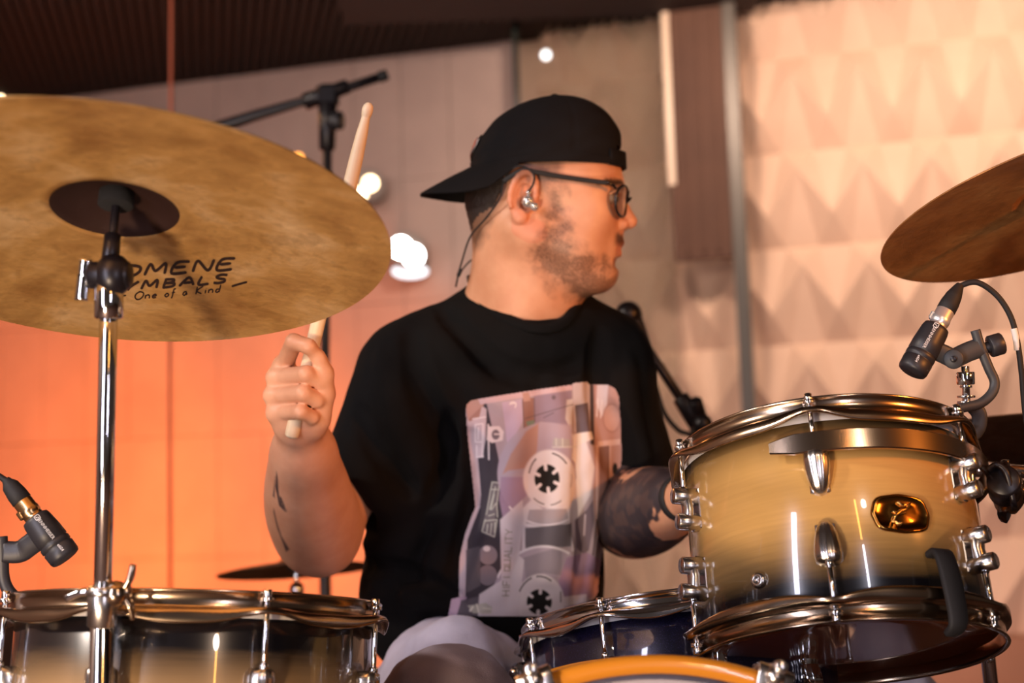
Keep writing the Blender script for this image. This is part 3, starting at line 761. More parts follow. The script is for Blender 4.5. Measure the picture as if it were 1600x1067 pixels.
# rack tom support: chrome post behind the tom
TS = thing('tom_stand', 'chrome post standing behind the right side of the rack tom', 'stand', Vector((P(1545, 1067, 1.64).x, P(1545, 1067, 1.64).y, 0)))
q0 = P(1508, 700, 1.70); q1 = P(1548, 1067, 1.70)
dirp = (q1 - q0); q2 = q0 + dirp * 2.0; 
part(MB().cyl(q0 - dirp * .10, q1 + dirp * .2, .0085, .0085, 24), 'upper_tube', 'chrome', TS)
q3 = q1 + dirp * .2; part(MB().cyl(q3, Vector((q3.x, q3.y, .15)), .012, .012, 24), 'lower_tube', 'chrome', TS)
am = MB(); am.tube([P(1590, 768, 1.545), P(1625, 762, 1.58), P(1622, 740, 1.68), P(1515, 735, 1.70)], .008, 14, True, 6); part(am, 'tom_arm', 'chrome', TS)
tripod(TS, q3.x, q3.y, .34, ph=.5)
# snare stand
sb = WM(SN) @ Vector((0, 0, -.016)); SS = thing('snare_stand', 'chrome basket stand under the snare drum', 'stand', Vector((sb.x, sb.y, 0)))
part(MB().cyl(Vector((sb.x, sb.y, sb.z - .06)), (sb.x, sb.y, .10), .010, .010, 18), 'tube', 'chrome', SS)
for k in range(3):
    a_ = .5 + 2 * PI * k / 3; e = WM(SN) @ Vector((.19 * math.cos(a_), .19 * math.sin(a_), -.006)); mb = MB()
    mb.tube([Vector((sb.x, sb.y, sb.z - .07)), WM(SN) @ Vector((.15 * math.cos(a_), .15 * math.sin(a_), -.03)), WM(SN) @ Vector((.196 * math.cos(a_), .196 * math.sin(a_), -.018)), e], .006, 10, True, 5); part(mb, 'basket_arm', 'chrome', SS)
tripod(SS, sb.x, sb.y, .25, ph=1.3, spread=.24)

# ================================================================== MICROPHONES
def drum_mic(label, tip, rear, conn, text_side, ring_mat):
    """clip-on drum microphone; local z from the grille towards the cable"""
    z = (rear - tip).normalized(); fr_ = frame(z, text_side, tip); L = (rear - tip).length
    t = thing('drum_microphone', label, 'microphone', fr_)
    s = L / .0575
    MB().lathe([(r_ * 1, z_ * s) for r_, z_ in [(.0005, 0), (.0125, 0), (.0148, .0012), (.0158, .004), (.0160, .0148), (.0150, .0156), (.0150, .0168), (.0160, .0176), (.0160, .0218), (.0150, .0226), (.0150, .0238), (.0160, .0246), (.0158, .036), (.0146, .052), (.0136, .0562), (.0110, .0575)]], 48).build('body', 'black_plastic', t)
    MB().lathe([(.0110, L - .001), (.0098, L), (.0098, L + .004), (.0104, L + .005), (.0104, L + .010), (.0098, L + .011), (.0098, L + .0195), (.0088, L + .021)], 40).build('connector_ring', ring_mat, t)
    MB().box((-.0095, 0, L + .009), (.006, .006, .009), None, .001).build('latch', ring_mat, t)
    Lc = (conn - rear).length
    MB().lathe([(.0088, L + .020), (.0102, L + .021), (.0100, L + .030), (.0088, L + .038), (.0086, L + .040), (.0082, L + .041), (.0052, L + Lc - .003), (.0040, L + Lc)], 36).build('connector_boot', 'black_rubber', t)
    lt = MB()
    def wrap(txt, size, zc, R_, rot=PI / 2, off=0):
        vs, fs = text_mesh(txt, size)
        out = []
        for v in vs:
            zz = zc - v.x; aa = (v.y + off) / R_; out.append((-R_ * math.sin(aa) * -1, -R_ * math.cos(aa), zz))
        lt.add(out, fs, False)
    wrap('SENNHEISER', .0047, .0375 * s, .0160); wrap('e604', .0042, .0112 * s, .0164)
    q = []
    for k in range(5): pass
    # small mark: rounded square outline with a slanted stroke
    def seg(p_, w_=.0005):
        vv = []; n = len(p_)
        for i, (zz, yy) in enumerate(p_):
            a_, b_ = p_[max(i - 1, 0)], p_[min(i + 1, n - 1)]; dx, dy = b_[0] - a_[0], b_[1] - a_[1]; l_ = math.hypot(dx, dy) or 1
            for s_ in (-1, 1):
                z_ = zz - s_ * dy / l_ * w_ / 1; y_ = yy + s_ * dx / l_ * w_; aa = y_ / .0161; vv.append((.0161 * math.sin(aa), -.0161 * math.cos(aa), z_))
        lt.add(vv, [(2 * i, 2 * i + 1, 2 * i + 3, 2 * i + 2) for i in range(n - 1)], False)
    z0 = .0555 * s - .0005 if False else .0535 * s
    zc = .0535 * s; zc = min(zc, .0535 * s)
    for k in (0,):
        R2 = .0024; seg([(zc - .001 + R2 * x_, R2 * y_) for x_, y_ in ((-1, -.8), (-.8, -1), (.8, -1), (1, -.8), (1, .8), (.8, 1), (-.8, 1), (-1, .8), (-1, -.8))], .0003)
        seg([(zc - .001 + R2 * .6, -R2 * .5), (zc - .001 - R2 * .1, -R2 * .2), (zc - .001 + R2 * .1, R2 * .2), (zc - .001 - R2 * .6, R2 * .5)], .0003)
    lt.build('lettering', 'white_print', t)
    return t, fr_
# right microphone on the rack tom
MD = 1.50
tip = P(1424, 582, MD); rear = P(1464, 510, MD + .012); conn = P(1513, 452, MD + .02)
mR, fR = drum_mic('black clip-on microphone with bright silver connector above the rack tom rim', tip, rear, conn, (CAM - tip) - RT * .15, 'silver_satin')
zR = (rear - tip).normalized()
pv = P(1490, 561, MD + .008)
nk = MB(); nk.sweep([P(1455, 545, MD + .006), P(1472, 552, MD + .006), pv], [.012, .012, .012], .020, ray(1490, 560)); nk.cyl(pv - ray(1490, 560) * .011, pv + ray(1490, 560) * .011, .0105, .0105, 24)
part(nk, 'neck', 'grey_plastic', mR)
bk = MB(); bk.sweep([pv, P(1512, 550, MD + .01), P(1540, 540, MD + .012)], [.014, .014, .014], .021, ray(1490, 560)); part(bk, 'swivel', 'grey_plastic', mR)
part(MB().cyl(pv - ray(1490, 560) * .014, pv - ray(1490, 560) * .010, .0035, .0032, 14), 'pivot_screw', 'black_metal', mR)
arm = MB(); arm.sweep([P(1524, 516, MD + .012), P(1533, 545, MD + .012), P(1545, 575, MD + .012), P(1553, 595, MD + .012), P(1550, 612, MD + .01), P(1532, 630, MD + .008), P(1508, 637, MD + .006), P(1490, 640, MD + .004)], .0125, .009, ray(1540, 580)) if False else MB()
arm.sweep([P(1524, 516, MD + .012), P(1533, 545, MD + .012), P(1545, 575, MD + .012), P(1554, 596, MD + .012), P(1550, 614, MD + .01), P(1532, 630, MD + .008), P(1508, 636, MD + .006), P(1490, 640, MD + .004)], [.014, .015, .016, .016, .016, .016, .016, .014], .0105, ray(1540, 580))
arm.sweep([P(1520, 634, MD + .008), P(1530, 648, MD + .008), P(1528, 668, MD + .008), P(1516, 682, MD + .008)], [.008, .008, .007, .005], .016, ray(1540, 580))
part(arm, 'clamp_arm', 'grey_plastic', mR)
kn = MB(); kn.cyl(P(1535, 545, MD + .012), P(1552, 541, MD + .012), .006, .006); kn.cyl(P(1546, 542, MD + .012), P(1566, 536, MD + .012), .0118, .0118, 20); part(kn, 'knob', 'black_plastic', mR)
bt = MB(); b0 = P(1508, 572, MD + .012); b1 = P(1510, 632, MD + .012); v_ = b1 - b0
bt.cyl(b0, b1, .0042, .0042, 16); bt.cyl(b0 + v_ * .15, b0 + v_ * .48, .0095, .0095, 24); bt.cyl(b0 + v_ * .50, b0 + v_ * .56, .0065, .0065, 24); bt.cyl(b0 + v_ * .76, b0 + v_ * .82, .0095, .0095, 24); bt.cyl(b0 + v_ * .90, b0 + v_ * .98, .0098, .0098, 24)
part(bt, 'spring_bolt', 'chrome', mR)
cb = MB(); cp = [WM(mR) @ Vector((0, 0, (rear - tip).length + (conn - rear).length - .002)), P(1526, 441, MD + .02), P(1556, 460, MD + .02), P(1577, 490, MD + .02), P(1588, 525, MD + .02), P(1596, 580, MD + .02), P(1604, 660, MD + .03), P(1630, 800, MD + .05)]
p_end = Vector((cp[-1].x + .02, cp[-1].y, .01)); cb.tube(cp + [p_end], .0031, 12, True, 8)
co = cb.build('microphone_cable', 'black_rubber'); tag(co, 'black cable with white tape arching from the right microphone down past the edge', 'cable')
part(MB().tube([P(1584, 513, MD + .02), P(1587, 525, MD + .02), P(1590, 547, MD + .02)], .0036, 12, True, 3), 'tape_band', 'tape_white', co)
# left microphone on the floor tom
ML = 1.42
tip = P(104, 873, ML); rear = P(54, 808, ML + .004); conn = P(2, 754, ML + .006)
mL, fL = drum_mic('black clip-on microphone with brassy connector at the left edge above the floor tom', tip, rear, conn, (CAM - tip) + RT * .25, 'brass')
nk = MB(); nk.sweep([P(62, 840, ML + .006), P(46, 852, ML + .008), P(30, 862, ML + .01), P(4, 862, ML + .01)], [.016, .014, .014, .014], .022, ray(40, 850)); part(nk, 'neck', 'black_plastic', mL)
arm = MB(); arm.sweep([P(2, 838, ML + .012), P(4, 870, ML + .012), P(6, 905, ML + .012), P(18, 928, ML + .012), P(40, 940, ML + .02), P(62, 940, ML + .03), P(86, 934, ML + .03)], [.016, .016, .016, .016, .014, .012, .010], .012, ray(40, 850))
arm.sweep([P(42, 944, ML + .02), P(48, 962, ML + .02), P(44, 985, ML + .02)], [.02, .016, .008], .016, ray(40, 850)); part(arm, 'clamp_arm', 'black_plastic', mL)
cb = MB(); e_ = P(-60, 800, ML + .03); cb.tube([WM(mL) @ Vector((0, 0, (rear - tip).length + (conn - rear).length - .002)), P(-22, 735, ML + .01), P(-50, 750, ML + .02), e_, Vector((e_.x - .03, e_.y, .01))], .0031, 12, True, 8)
tag(cb.build('microphone_cable', 'black_rubber'), 'black cable leaving the left microphone at the left edge', 'cable')

# boom microphone stand behind the large cymbal
BD_ = 3.15
base = P(508, 900, BD_); MS = thing('microphone_stand', 'black boom microphone stand behind the large cymbal with its bar rising to the right', 'microphone stand', Vector((base.x, base.y, 0)))
hp = P(512, 190, BD_)
part(MB().cyl(Vector((base.x, base.y, .05)), Vector((base.x, base.y, .95)), .0135, .0135, 20), 'lower_tube', 'black_metal', MS)
part(MB().cyl(Vector((base.x, base.y, .9)), hp, .0105, .0105, 18), 'upper_tube', 'black_metal', MS)
h_ = MB(); h_.cyl(P(511, 235, BD_), P(512, 160, BD_), .018, .021, 20); h_.box(P(512, 150, BD_), (.05, .04, .05), None, .008); h_.cyl(P(475, 160, BD_), P(545, 134, BD_), .019, .016, 20); part(h_, 'boom_clutch', 'black_metal', MS)
part(MB().cyl(P(512, 190, BD_ - .01), P(534, 188, BD_ - .02), .019, .021, 20), 'clutch_knob', 'black_plastic', MS)
part(MB().tube([P(300, 222, BD_), P(345, 198, BD_), P(400, 180, BD_), P(475, 158, BD_), P(540, 138, BD_), P(598, 119, BD_)], [.016, .0145, .0125, .0105, .0105, .0105], 14), 'boom_bar', 'black_metal', MS)
part(MB().cyl(P(592, 121, BD_), P(606, 116, BD_), .013, .012, 16), 'end_cap', 'black_rubber', MS)
tripod(MS, base.x, base.y, .30, r=.009, spread=.26, m_='black_metal', ph=1.8)
# vocal microphone on a boom behind the left shoulder
VD = 2.45
vx = P(1092, 700, VD); VS = thing('microphone_stand', 'black boom stand with a bar slanting from the far shoulder down behind the rack tom', 'microphone stand', Vector((vx.x, vx.y, 0)))
part(MB().cyl((vx.x, vx.y, .05), vx, .011, .011, 18), 'lower_tube', 'black_metal', VS)
part(MB().cyl(P(992, 515, VD), P(1085, 655, VD), .0085, .0085, 16), 'boom_bar', 'black_metal', VS)
h_ = MB(); h_.cyl(P(1062, 620, VD), P(1096, 668, VD), .015, .019, 18); h_.cyl(P(1086, 625, VD - .02), P(1096, 668, VD + .01), .012, .016); h_.ball(P(1098, 662, VD - .015), .017, 16, None, (1, .8, 1)); h_.cyl(vx, P(1088, 650, VD), .014, .014); part(h_, 'boom_clutch', 'black_metal', VS)
tripod(VS, vx.x, vx.y, .30, r=.009, spread=.34, m_='black_metal')
VM = thing('vocal_microphone', 'dark round-headed microphone peeping over the far shoulder', 'microphone', P(984, 492, VD))
part(MB().ball(P(982, 492, VD), .024, 24), 'grille', 'black_metal', VM)
part(MB().cyl(P(986, 500, VD), P(1008, 545, VD), .020, .013, 24), 'body', 'black_plastic', VM)
cb = MB(); cb.tube([P(1008, 545, VD - .01), P(1025, 605, VD - .02), P(1038, 645, VD - .03), P(1060, 672, VD - .03), P(1080, 682, VD - .03), P(1090, 720, VD - .03), Vector((vx.x + .03, vx.y - .03, .3)), Vector((vx.x + .1, vx.y - .1, .01))], .0045, 10, True, 6)
tag(cb.build('microphone_cable', 'black_rubber'), 'dark cable hanging in a loop under the boom bar behind the shoulder', 'cable')
# dark case low at far left
bx = P(14, 975, 2.6); BX = thing('equipment_case', 'dark brown equipment case low behind the floor tom at far left', 'case', Vector((bx.x - .18, bx.y, 0)))
hz = bx.z + .03
MB().box((0, 0, hz / 2), (.42, .34, hz), None, .012).build('body', mat('case_brown', srgb(58, 30, 24), .7), BX)
MB().box((0, -.172, hz * .55), (.12, .012, .05), None, .004).build('latch', 'black_metal', BX)
# ================================================================== THE DRUMMER (sculpted as distance fields, meshed by surface nets)
def surface_nets(F, org, h):
    F = F.astype(np.float32); nx, ny, nz = F.shape; s = F < 0
    c = [s[i:nx - 1 + i, j:ny - 1 + j, k:nz - 1 + k] for i in (0, 1) for j in (0, 1) for k in (0, 1)]
    anyc = np.logical_or.reduce(c); allc = np.logical_and.reduce(c); act = anyc & ~allc
    idx = np.argwhere(act); N = len(idx); mp = np.full(act.shape, -1, np.int64); mp[act] = np.arange(N)
    acc = np.zeros((N, 3)); cnt = np.zeros(N)
    cs = [np.array((i, j, k)) for i in (0, 1) for j in (0, 1) for k in (0, 1)]
    for a in range(8):
        for b in range(a + 1, 8):
            if np.abs(cs[a] - cs[b]).sum() != 1: continue
            pa = idx + cs[a]; pb = idx + cs[b]; va = F[pa[:, 0], pa[:, 1], pa[:, 2]]; vb = F[pb[:, 0], pb[:, 1], pb[:, 2]]
            mk = (va < 0) != (vb < 0); t = va[mk] / (va[mk] - vb[mk])
            acc[mk] += cs[a] + (cs[b] - cs[a])[None] * t[:, None]; cnt[mk] += 1
    V = (idx + acc / cnt[:, None]) * h + np.array(org); faces = []
    for ax in range(3):
        u, v = (ax + 1) % 3, (ax + 2) % 3
        A = [slice(None)] * 3; B = [slice(None)] * 3; A[ax] = slice(0, -1); B[ax] = slice(1, None)
        ch = s[tuple(A)] != s[tuple(B)]; e = np.argwhere(ch)
        ok = (e[:, u] > 0) & (e[:, v] > 0) & (e[:, u] < F.shape[u] - 1) & (e[:, v] < F.shape[v] - 1); e = e[ok]
        q = []
        for du, dv in ((1, 1), (0, 1), (0, 0), (1, 0)):
            p = e.copy(); p[:, u] -= du; p[:, v] -= dv; q.append(mp[p[:, 0], p[:, 1], p[:, 2]])
        q = np.stack(q, 1); ins = s[e[:, 0], e[:, 1], e[:, 2]]
        q[~ins] = q[~ins][:, ::-1]; faces.append(q)
    return V, np.concatenate(faces)
def relax(V, Fq, it=2, lam=.5):
    for _ in range(it):
        acc = np.zeros_like(V); n = np.zeros(len(V))
        for a, b in ((0, 1), (1, 2), (2, 3), (3, 0)):
            np.add.at(acc, Fq[:, a], V[Fq[:, b]]); np.add.at(acc, Fq[:, b], V[Fq[:, a]])
            np.add.at(n, Fq[:, a], 1); np.add.at(n, Fq[:, b], 1)
        V = V * (1 - lam) + lam * acc / n[:, None]
    return V
def vnormals(V, Fq):
    n = np.cross(V[Fq[:, 2]] - V[Fq[:, 0]], V[Fq[:, 3]] - V[Fq[:, 1]]); N = np.zeros_like(V)
    for k in range(4): np.add.at(N, Fq[:, k], n)
    return N / (np.linalg.norm(N, axis=1, keepdims=True) + 1e-12)
class Vol:
    def __init__(s, lo, hi, h):
        s.lo = np.array(lo, float); s.h = h; s.n = np.ceil((np.array(hi) - s.lo) / h).astype(int) + 1
        s.F = np.full(s.n, .05, np.float32)
    def _reg(s, lo, hi):
        a = np.maximum(np.floor((lo - s.lo) / s.h).astype(int), 0); b = np.minimum(np.ceil((hi - s.lo) / s.h).astype(int) + 1, s.n)
        if np.any(b <= a): return None
        ax = [s.lo[i] + s.h * np.arange(a[i], b[i]) for i in range(3)]
        X = np.stack(np.meshgrid(*ax, indexing='ij'), -1); return tuple(slice(a[i], b[i]) for i in range(3)), X
    def op(s, fn, lo, hi, k, mode):
        mg = k + 4 * s.h; r = s._reg(np.array(lo) - mg, np.array(hi) + mg)
        if r is None: return s
        sl, X = r; d = fn(X).astype(np.float32); f = s.F[sl]
        if mode == 'add': hh = np.maximum(k - np.abs(f - d), 0) / max(k, 1e-9); s.F[sl] = np.minimum(f, d) - hh * hh * k / 4
        else: d = -d; hh = np.maximum(k - np.abs(f - d), 0) / max(k, 1e-9); s.F[sl] = np.maximum(f, d) + hh * hh * k / 4
        return s
    def ell(s, c, r, k=.01, R=None, mode='add'):
        c = np.array(c, float); r = np.array(r, float); R_ = np.eye(3) if R is None else np.array(R)
        def fn(X):
            q = (X - c) @ R_; k0 = np.linalg.norm(q / r, axis=-1); k1 = np.linalg.norm(q / (r * r), axis=-1)
            return k0 * (k0 - 1) / np.maximum(k1, 1e-9)
        m_ = r.max() if R is not None else r
        return s.op(fn, c - m_, c + m_, k, mode)
    def cap(s, a, b, ra, rb=None, k=.01, mode='add'):
        a = np.array(a, float); b = np.array(b, float); rb = ra if rb is None else rb; ab = b - a; L2 = (ab * ab).sum() + 1e-12; m_ = max(ra, rb)
        def fn(X):
            t = np.clip(((X - a) @ ab) / L2, 0, 1); return np.linalg.norm(X - a - t[..., None] * ab, axis=-1) - (ra + (rb - ra) * t)
        return s.op(fn, np.minimum(a, b) - m_, np.maximum(a, b) + m_, k, mode)
    def chain(s, pts, rs, k=.004, mode='add'):
        for i in range(len(pts) - 1): s.cap(pts[i], pts[i + 1], rs[i], rs[i + 1], k, mode)
        return s
    def mesh(s, it=2, lam=.5):
        V, Fq = surface_nets(s.F, s.lo, s.h); return relax(V, Fq, it, lam), Fq
def rotz(a): c, s_ = math.cos(a), math.sin(a); return np.array([[c, -s_, 0], [s_, c, 0], [0, 0, 1]])
def roty(a): c, s_ = math.cos(a), math.sin(a); return np.array([[c, 0, s_], [0, 1, 0], [-s_, 0, c]])
def rotx(a): c, s_ = math.cos(a), math.sin(a); return np.array([[1, 0, 0], [0, c, -s_], [0, s_, c]])
def np_mesh(name, V, Fq, material, parent=None, smooth=True):
    me = bpy.data.meshes.new(name); me.from_pydata(V.tolist(), [], Fq.tolist())
    me.polygons.foreach_set('use_smooth', [smooth] * len(Fq)); me.update()
    o = bpy.data.objects.new(name, me); COL.objects.link(o)
    if material is not None: me.materials.append(M[material] if isinstance(material, str) else material)
    if parent is not None: o.parent = parent
    return o
def set_attr(me, name, arr):
    a = me.attributes.new(name, 'FLOAT', 'POINT'); a.data.foreach_set('value', np.asarray(arr, np.float32))
def set_col(me, name, arr):
    a = me.color_attributes.new(name, 'FLOAT_COLOR', 'POINT'); a.data.foreach_set('color', np.asarray(arr, np.float32).ravel())
def A3(v): return np.array(v, float)
def sstep(x, a, b): t = np.clip((x - a) / (b - a), 0, 1); return t * t * (3 - 2 * t)
def fbm(Pn, sc, oct_=3):
    return np.array([mnoise.fractal(Vector(p) * sc, 1.0, 2.0, oct_) for p in Pn])

HD = 1.95
# head frame: +X towards the nose, -Y towards the camera side (his right), +Z up; picture-aligned, face yawed a little to camera
YAW = math.radians(-7)
HB = Matrix((RT, FW, UP)).transposed()                # columns = right, forward, up
HM = HB @ Matrix.Rotation(YAW, 3, 'Z')
HO = P(850, 310, HD)
HS = 1.026
def hw(V): return (np.asarray(V) * HS) @ np.array(HM).T + np.array(HO)      # head local -> world
def hwv(p): return Vector(hw(np.array(p, float)))
def hl(V): return ((np.asarray(V) - np.array(HO)) @ np.array(HM)) / HS       # world -> head local
H4 = Matrix.Translation(HO) @ HM.to_4x4() @ Matrix.Scale(HS, 4)

# ---- head and neck
v = Vol((-.135, -.105, -.235), (.140, .105, .150), .0016)
v.ell((-.001, 0, .028), (.090, .073, .091), .01)
v.ell((.052, 0, .014), (.053, .064, .058), .03)                       # forehead
v.ell((.052, 0, -.045), (.048, .059, .066), .03)                        # mid face
v.ell((.068, 0, -.070), (.030, .037, .040), .02)                      # muzzle
for s_ in (-1, 1):
    v.cap((-.002, s_ * .056, -.052), (.062, s_ * .025, -.100), .020, .017, .03)   # jaw
    v.ell((.066, s_ * .040, -.028), (.022, .020, .020), .02)          # cheek bones
    v.ell((.046, s_ * .046, -.060), (.030, .022, .034), .02)          # full cheeks
    v.cap((.094, s_ * .008, .014), (.080, s_ * .044, .012), .0085, .007, .012)    # brow ridge
v.cap((.078, -.010, -.100), (.078, .010, -.100), .0175, None, .016)       # chin
v.ell((.040, 0, -.105), (.045, .042, .022), .025)                     # under the chin
for s_ in (-1, 1): v.ell((.103, s_ * .033, -.006), (.012, .018, .0120), .012, mode='sub')
v.cap((.098, 0, .006), (.112, 0, -.030), .0065, .0100, .008)           # nose
v.ell((.1140, 0, -.0325), (.0098, .0105, .0092), .005)
for s_ in (-1, 1):
    v.ell((.1030, s_ * .0125, -.0365), (.0100, .0068, .0080), .004)
    v.ell((.1075, s_ * .0065, -.0440), (.0055, .0030, .0028), .002, mode='sub')
v.cap((.101, 0, -.041), (.0975, 0, -.056), .0052, .007, .006)            # philtrum
for s_ in (-1, 1):
    v.cap((.1015, s_ * .004, -.0600), (.087, s_ * .023, -.0665), .0058, .0032, .004)   # upper lip
    v.cap((.0975, s_ * .004, -.0745), (.086, s_ * .021, -.0685), .0066, .0034, .004)   # lower lip
    v.cap((.0985, s_ * .001, -.0668), (.087, s_ * .025, -.0678), .0014, .001, .002, 'sub')
v.ell((.096, 0, -.087), (.010, .022, .006), .008, mode='sub')
# neck
v.cap((-.026, 0, -.040), (-.030, .022, -.140), .0585, .0625, .03)
v.cap((.004, .004, -.092), (-.012, .020, -.145), .042, .046, .03)
v.cap((-.030, .022, -.140), (-.034, .046, -.20), .0625, .064, .03)
v.cap((-.056, .018, -.080), (-.078, .030, -.150), .028, .036, .03)
for s_ in (-1, 1): v.cap((-.028, s_ * .058, -.045), (.010, s_ * .028 + .018, -.145), .013, .011, .022)
v.cap((-.056, 0, -.010), (-.044, 0, -.085), .043, .040, .03)
# ears
for s_ in (-1, 1):
    Re = roty(math.radians(14)) @ rotz(s_ * math.radians(-16))
    c_ = np.array((-.020, s_ * .0755, -.004))
    E = lambda x, y, z: c_ + Re @ np.array((x, s_ * y, z))
    v.ell(E(0, .001, .0), (.0185, .0058, .031), .004, Re)
    v.ell(E(.002, -.003, -.024), (.009, .0065, .012), .006)
    v.ell(E(.003, .0085, .002), (.0125, .0065, .020), .003, Re, 'sub')
    v.ell(E(.006, .004, -.008), (.0080, .009, .0095), .003, Re, 'sub')
    hx = [E(.016 * math.cos(t_) - .001, .0065, .028 * math.sin(t_) + .002) for t_ in np.linspace(-.25, 3.9, 14)]
    v.chain(hx, [.0030] + [.0040] * 11 + [.0036, .003], .003)
    ah = [E(.011 * math.cos(t_) - .001, .0045, .019 * math.sin(t_) + .000) for t_ in np.linspace(.9, 4.0, 9)]
    v.chain(ah, [.0018] + [.0028] * 7 + [.002], .002)
    v.ell(E(.0155, .0035, -.006), (.0042, .0045, .0065), .003)         # tragus
    v.ell(E(.003, .003, -.0275), (.0095, .0055, .0085), .004)         # lobe
Vh, Fh = v.mesh(2, .35)
head_local = Vh.copy()
Vh = hw(Vh)

# ---- arms (world space)
def pp(px, py, d): return A3(P(px, py, d))
v = Vol(A3((-.48, 1.42, .52)), A3((-.05, 2.12, 1.10)), .0022)
SHR = pp(655, 585, 1.965); ELR = pp(497, 838, 1.90); WRR = pp(474, 700, 1.715)
v.cap(SHR, ELR, .040, .0455, .03)
v.ell(ELR + A3((.004, 0, -.002)), (.043, .046, .040), .03)
tt_ = np.linspace(0, 1, 15); v.chain([ELR + (WRR - ELR) * q_ + A3((-.004 * math.sin(PI * q_), 0, 0)) for q_ in tt_], np.interp(tt_, [0, .2, .4, .65, .85, 1], [.040, .0445, .0435, .036, .0285, .0270]), .03)
# hand: fist around the stick
HZ = 1.655
v.ell(pp(466, 632, HZ + .024), (.033, .017, .044), .014)
v.cap(WRR, pp(468, 650, HZ + .022), .026, .022, .03)
v.ell(pp(494, 648, HZ + .014), (.015, .017, .026), .012)                # thumb base
KN = [((444, 572, HZ + .022), (459, 534, HZ - .022), (482, 541, HZ - .030), (493, 553, HZ - .022)),
      ((434, 590, HZ + .016), (478, 584, HZ - .026), (499, 596, HZ - .014), (496, 604, HZ + .004)),
      ((430, 618, HZ + .014), (474, 614, HZ - .026), (495, 625, HZ - .014), (491, 632, HZ + .004)),
      ((434, 645, HZ + .014), (470, 643, HZ - .024), (488, 652, HZ - .012), (484, 658, HZ + .003))]
for i, f_ in enumerate(KN):
    q = [pp(*t_) for t_ in f_]; b0 = .0098 - (.0010 if i == 3 else 0)
    v.cap(q[0], q[1], b0 + .0012, b0, .0035); v.cap(q[1], q[2], b0, b0 - .0008, .0025); v.cap(q[2], q[3], b0 - .0008, b0 - .0016, .0025)
    v.ell(q[0] + A3((-.002, 0, 0)), (.0110, .0115, .0105), .006)
    v.cap(q[0], pp(466, 640, HZ + .022), .010, .012, .010)
q = [pp(500, 655, HZ + .008), pp(508, 615, HZ - .002), pp(507, 583, HZ - .012), pp(499, 560, HZ - .020)]
v.chain(q, [.013, .0115, .0105, .0088], .005)
Va, Fa = v.mesh(2, .4)
armr_px = None
# left arm
v = Vol(A3((.02, 1.50, .60)), A3((.32, 2.20, 1.10)), .0022)
SHL = pp(938, 570, 2.03); ELL = pp(985, 808, 2.02); WRL = pp(1056, 782, 1.82)
v.cap(SHL, ELL, .040, .044, .03)
v.ell(ELL, (.046, .048, .044), .03)
v.chain([ELL + (WRL - ELL) * q_ for q_ in tt_], np.interp(tt_, [0, .2, .4, .65, .85, 1], [.043, .0455, .0445, .038, .031, .028]), .03)
HL = pp(1090, 772, 1.75)
v.cap(WRL, HL, .026, .024, .02); v.ell(HL, (.020, .036, .030), .012)
for i in range(4):
    zo = .024 - .0165 * i
    k0 = HL + A3((.006, -.032, zo)); k1 = k0 + A3((.018, -.030, -.004)); k2 = k1 + A3((.016, .010, -.008)); k3 = k2 + A3((-.002, .016, -.004))
    v.chain([k0, k1, k2, k3], [.0105, .0095, .0088, .0078], .003)
v.chain([HL + A3((-.006, .0, .02)), HL + A3((-.012, -.030, .022)), HL + A3((-.002, -.055, .016))], [.0125, .011, .009], .005)
Vl, Fl = v.mesh(2, .4)
# hidden torso joining neck and arms beneath the shirt
v = Vol(A3((-.26, 1.82, .52)), A3((.20, 2.16, 1.12)), .005)
NB_ = pp(822, 490, 1.99); PEL = pp(755, 985, 2.02)
v.cap(NB_, pp(815, 560, 2.02), .050, .055, .03); v.cap(pp(815, 580, 2.03), pp(790, 700, 2.03), .05, .085, .03); v.cap(pp(790, 700, 2.03), PEL, .085, .10, .04)
v.cap(pp(815, 600, 2.02), SHR, .045, .045, .03); v.cap(pp(815, 600, 2.03), SHL, .045, .042, .03)
Vt, Ft = v.mesh(2, .5)
# one body mesh
Vall = np.concatenate([Vh, Va, Vl, Vt]); o1 = len(Vh); o2 = o1 + len(Va); o3 = o2 + len(Vl)
Fall = np.concatenate([Fh, Fa + o1, Fl + o2, Ft + o3])
nall = len(Vall)
# ---- skin zones
L = head_local; x, y, z = L[:, 0], L[:, 1], L[:, 2]; ay = np.abs(y)
nz_ = fbm(L, 60, 3); nz2 = fbm(L * np.array((1, 1, 1)), 190, 2); n3 = fbm(L, 28, 2)
def poly_in(px, py, poly):
    ins = np.zeros(len(px), bool); n = len(poly)
    for i in range(n):
        x0, y0 = poly[i]; x1, y1 = poly[(i + 1) % n]
        c = ((y0 > py) != (y1 > py)); 
        with np.errstate(divide='ignore', invalid='ignore'): xi = (x1 - x0) * (py - y0) / (y1 - y0) + x0
        ins ^= c & (px < xi)
    return ins
def poly_soft(px, py, poly, w_, jit=None):
    """1 inside, fading over w_ across the border"""
    d = np.full(len(px), 9.0); n = len(poly)
    for i in range(n):
        a = np.array(poly[i]); b = np.array(poly[(i + 1) % n]); ab = b - a
        t = np.clip(((px - a[0]) * ab[0] + (py - a[1]) * ab[1]) / (ab @ ab), 0, 1)
        d = np.minimum(d, np.hypot(px - a[0] - t * ab[0], py - a[1] - t * ab[1]))
    sd = np.where(poly_in(px, py, poly), d, -d)
    if jit is not None: sd = sd + jit
    return np.clip(.5 + sd / w_, 0, 1)
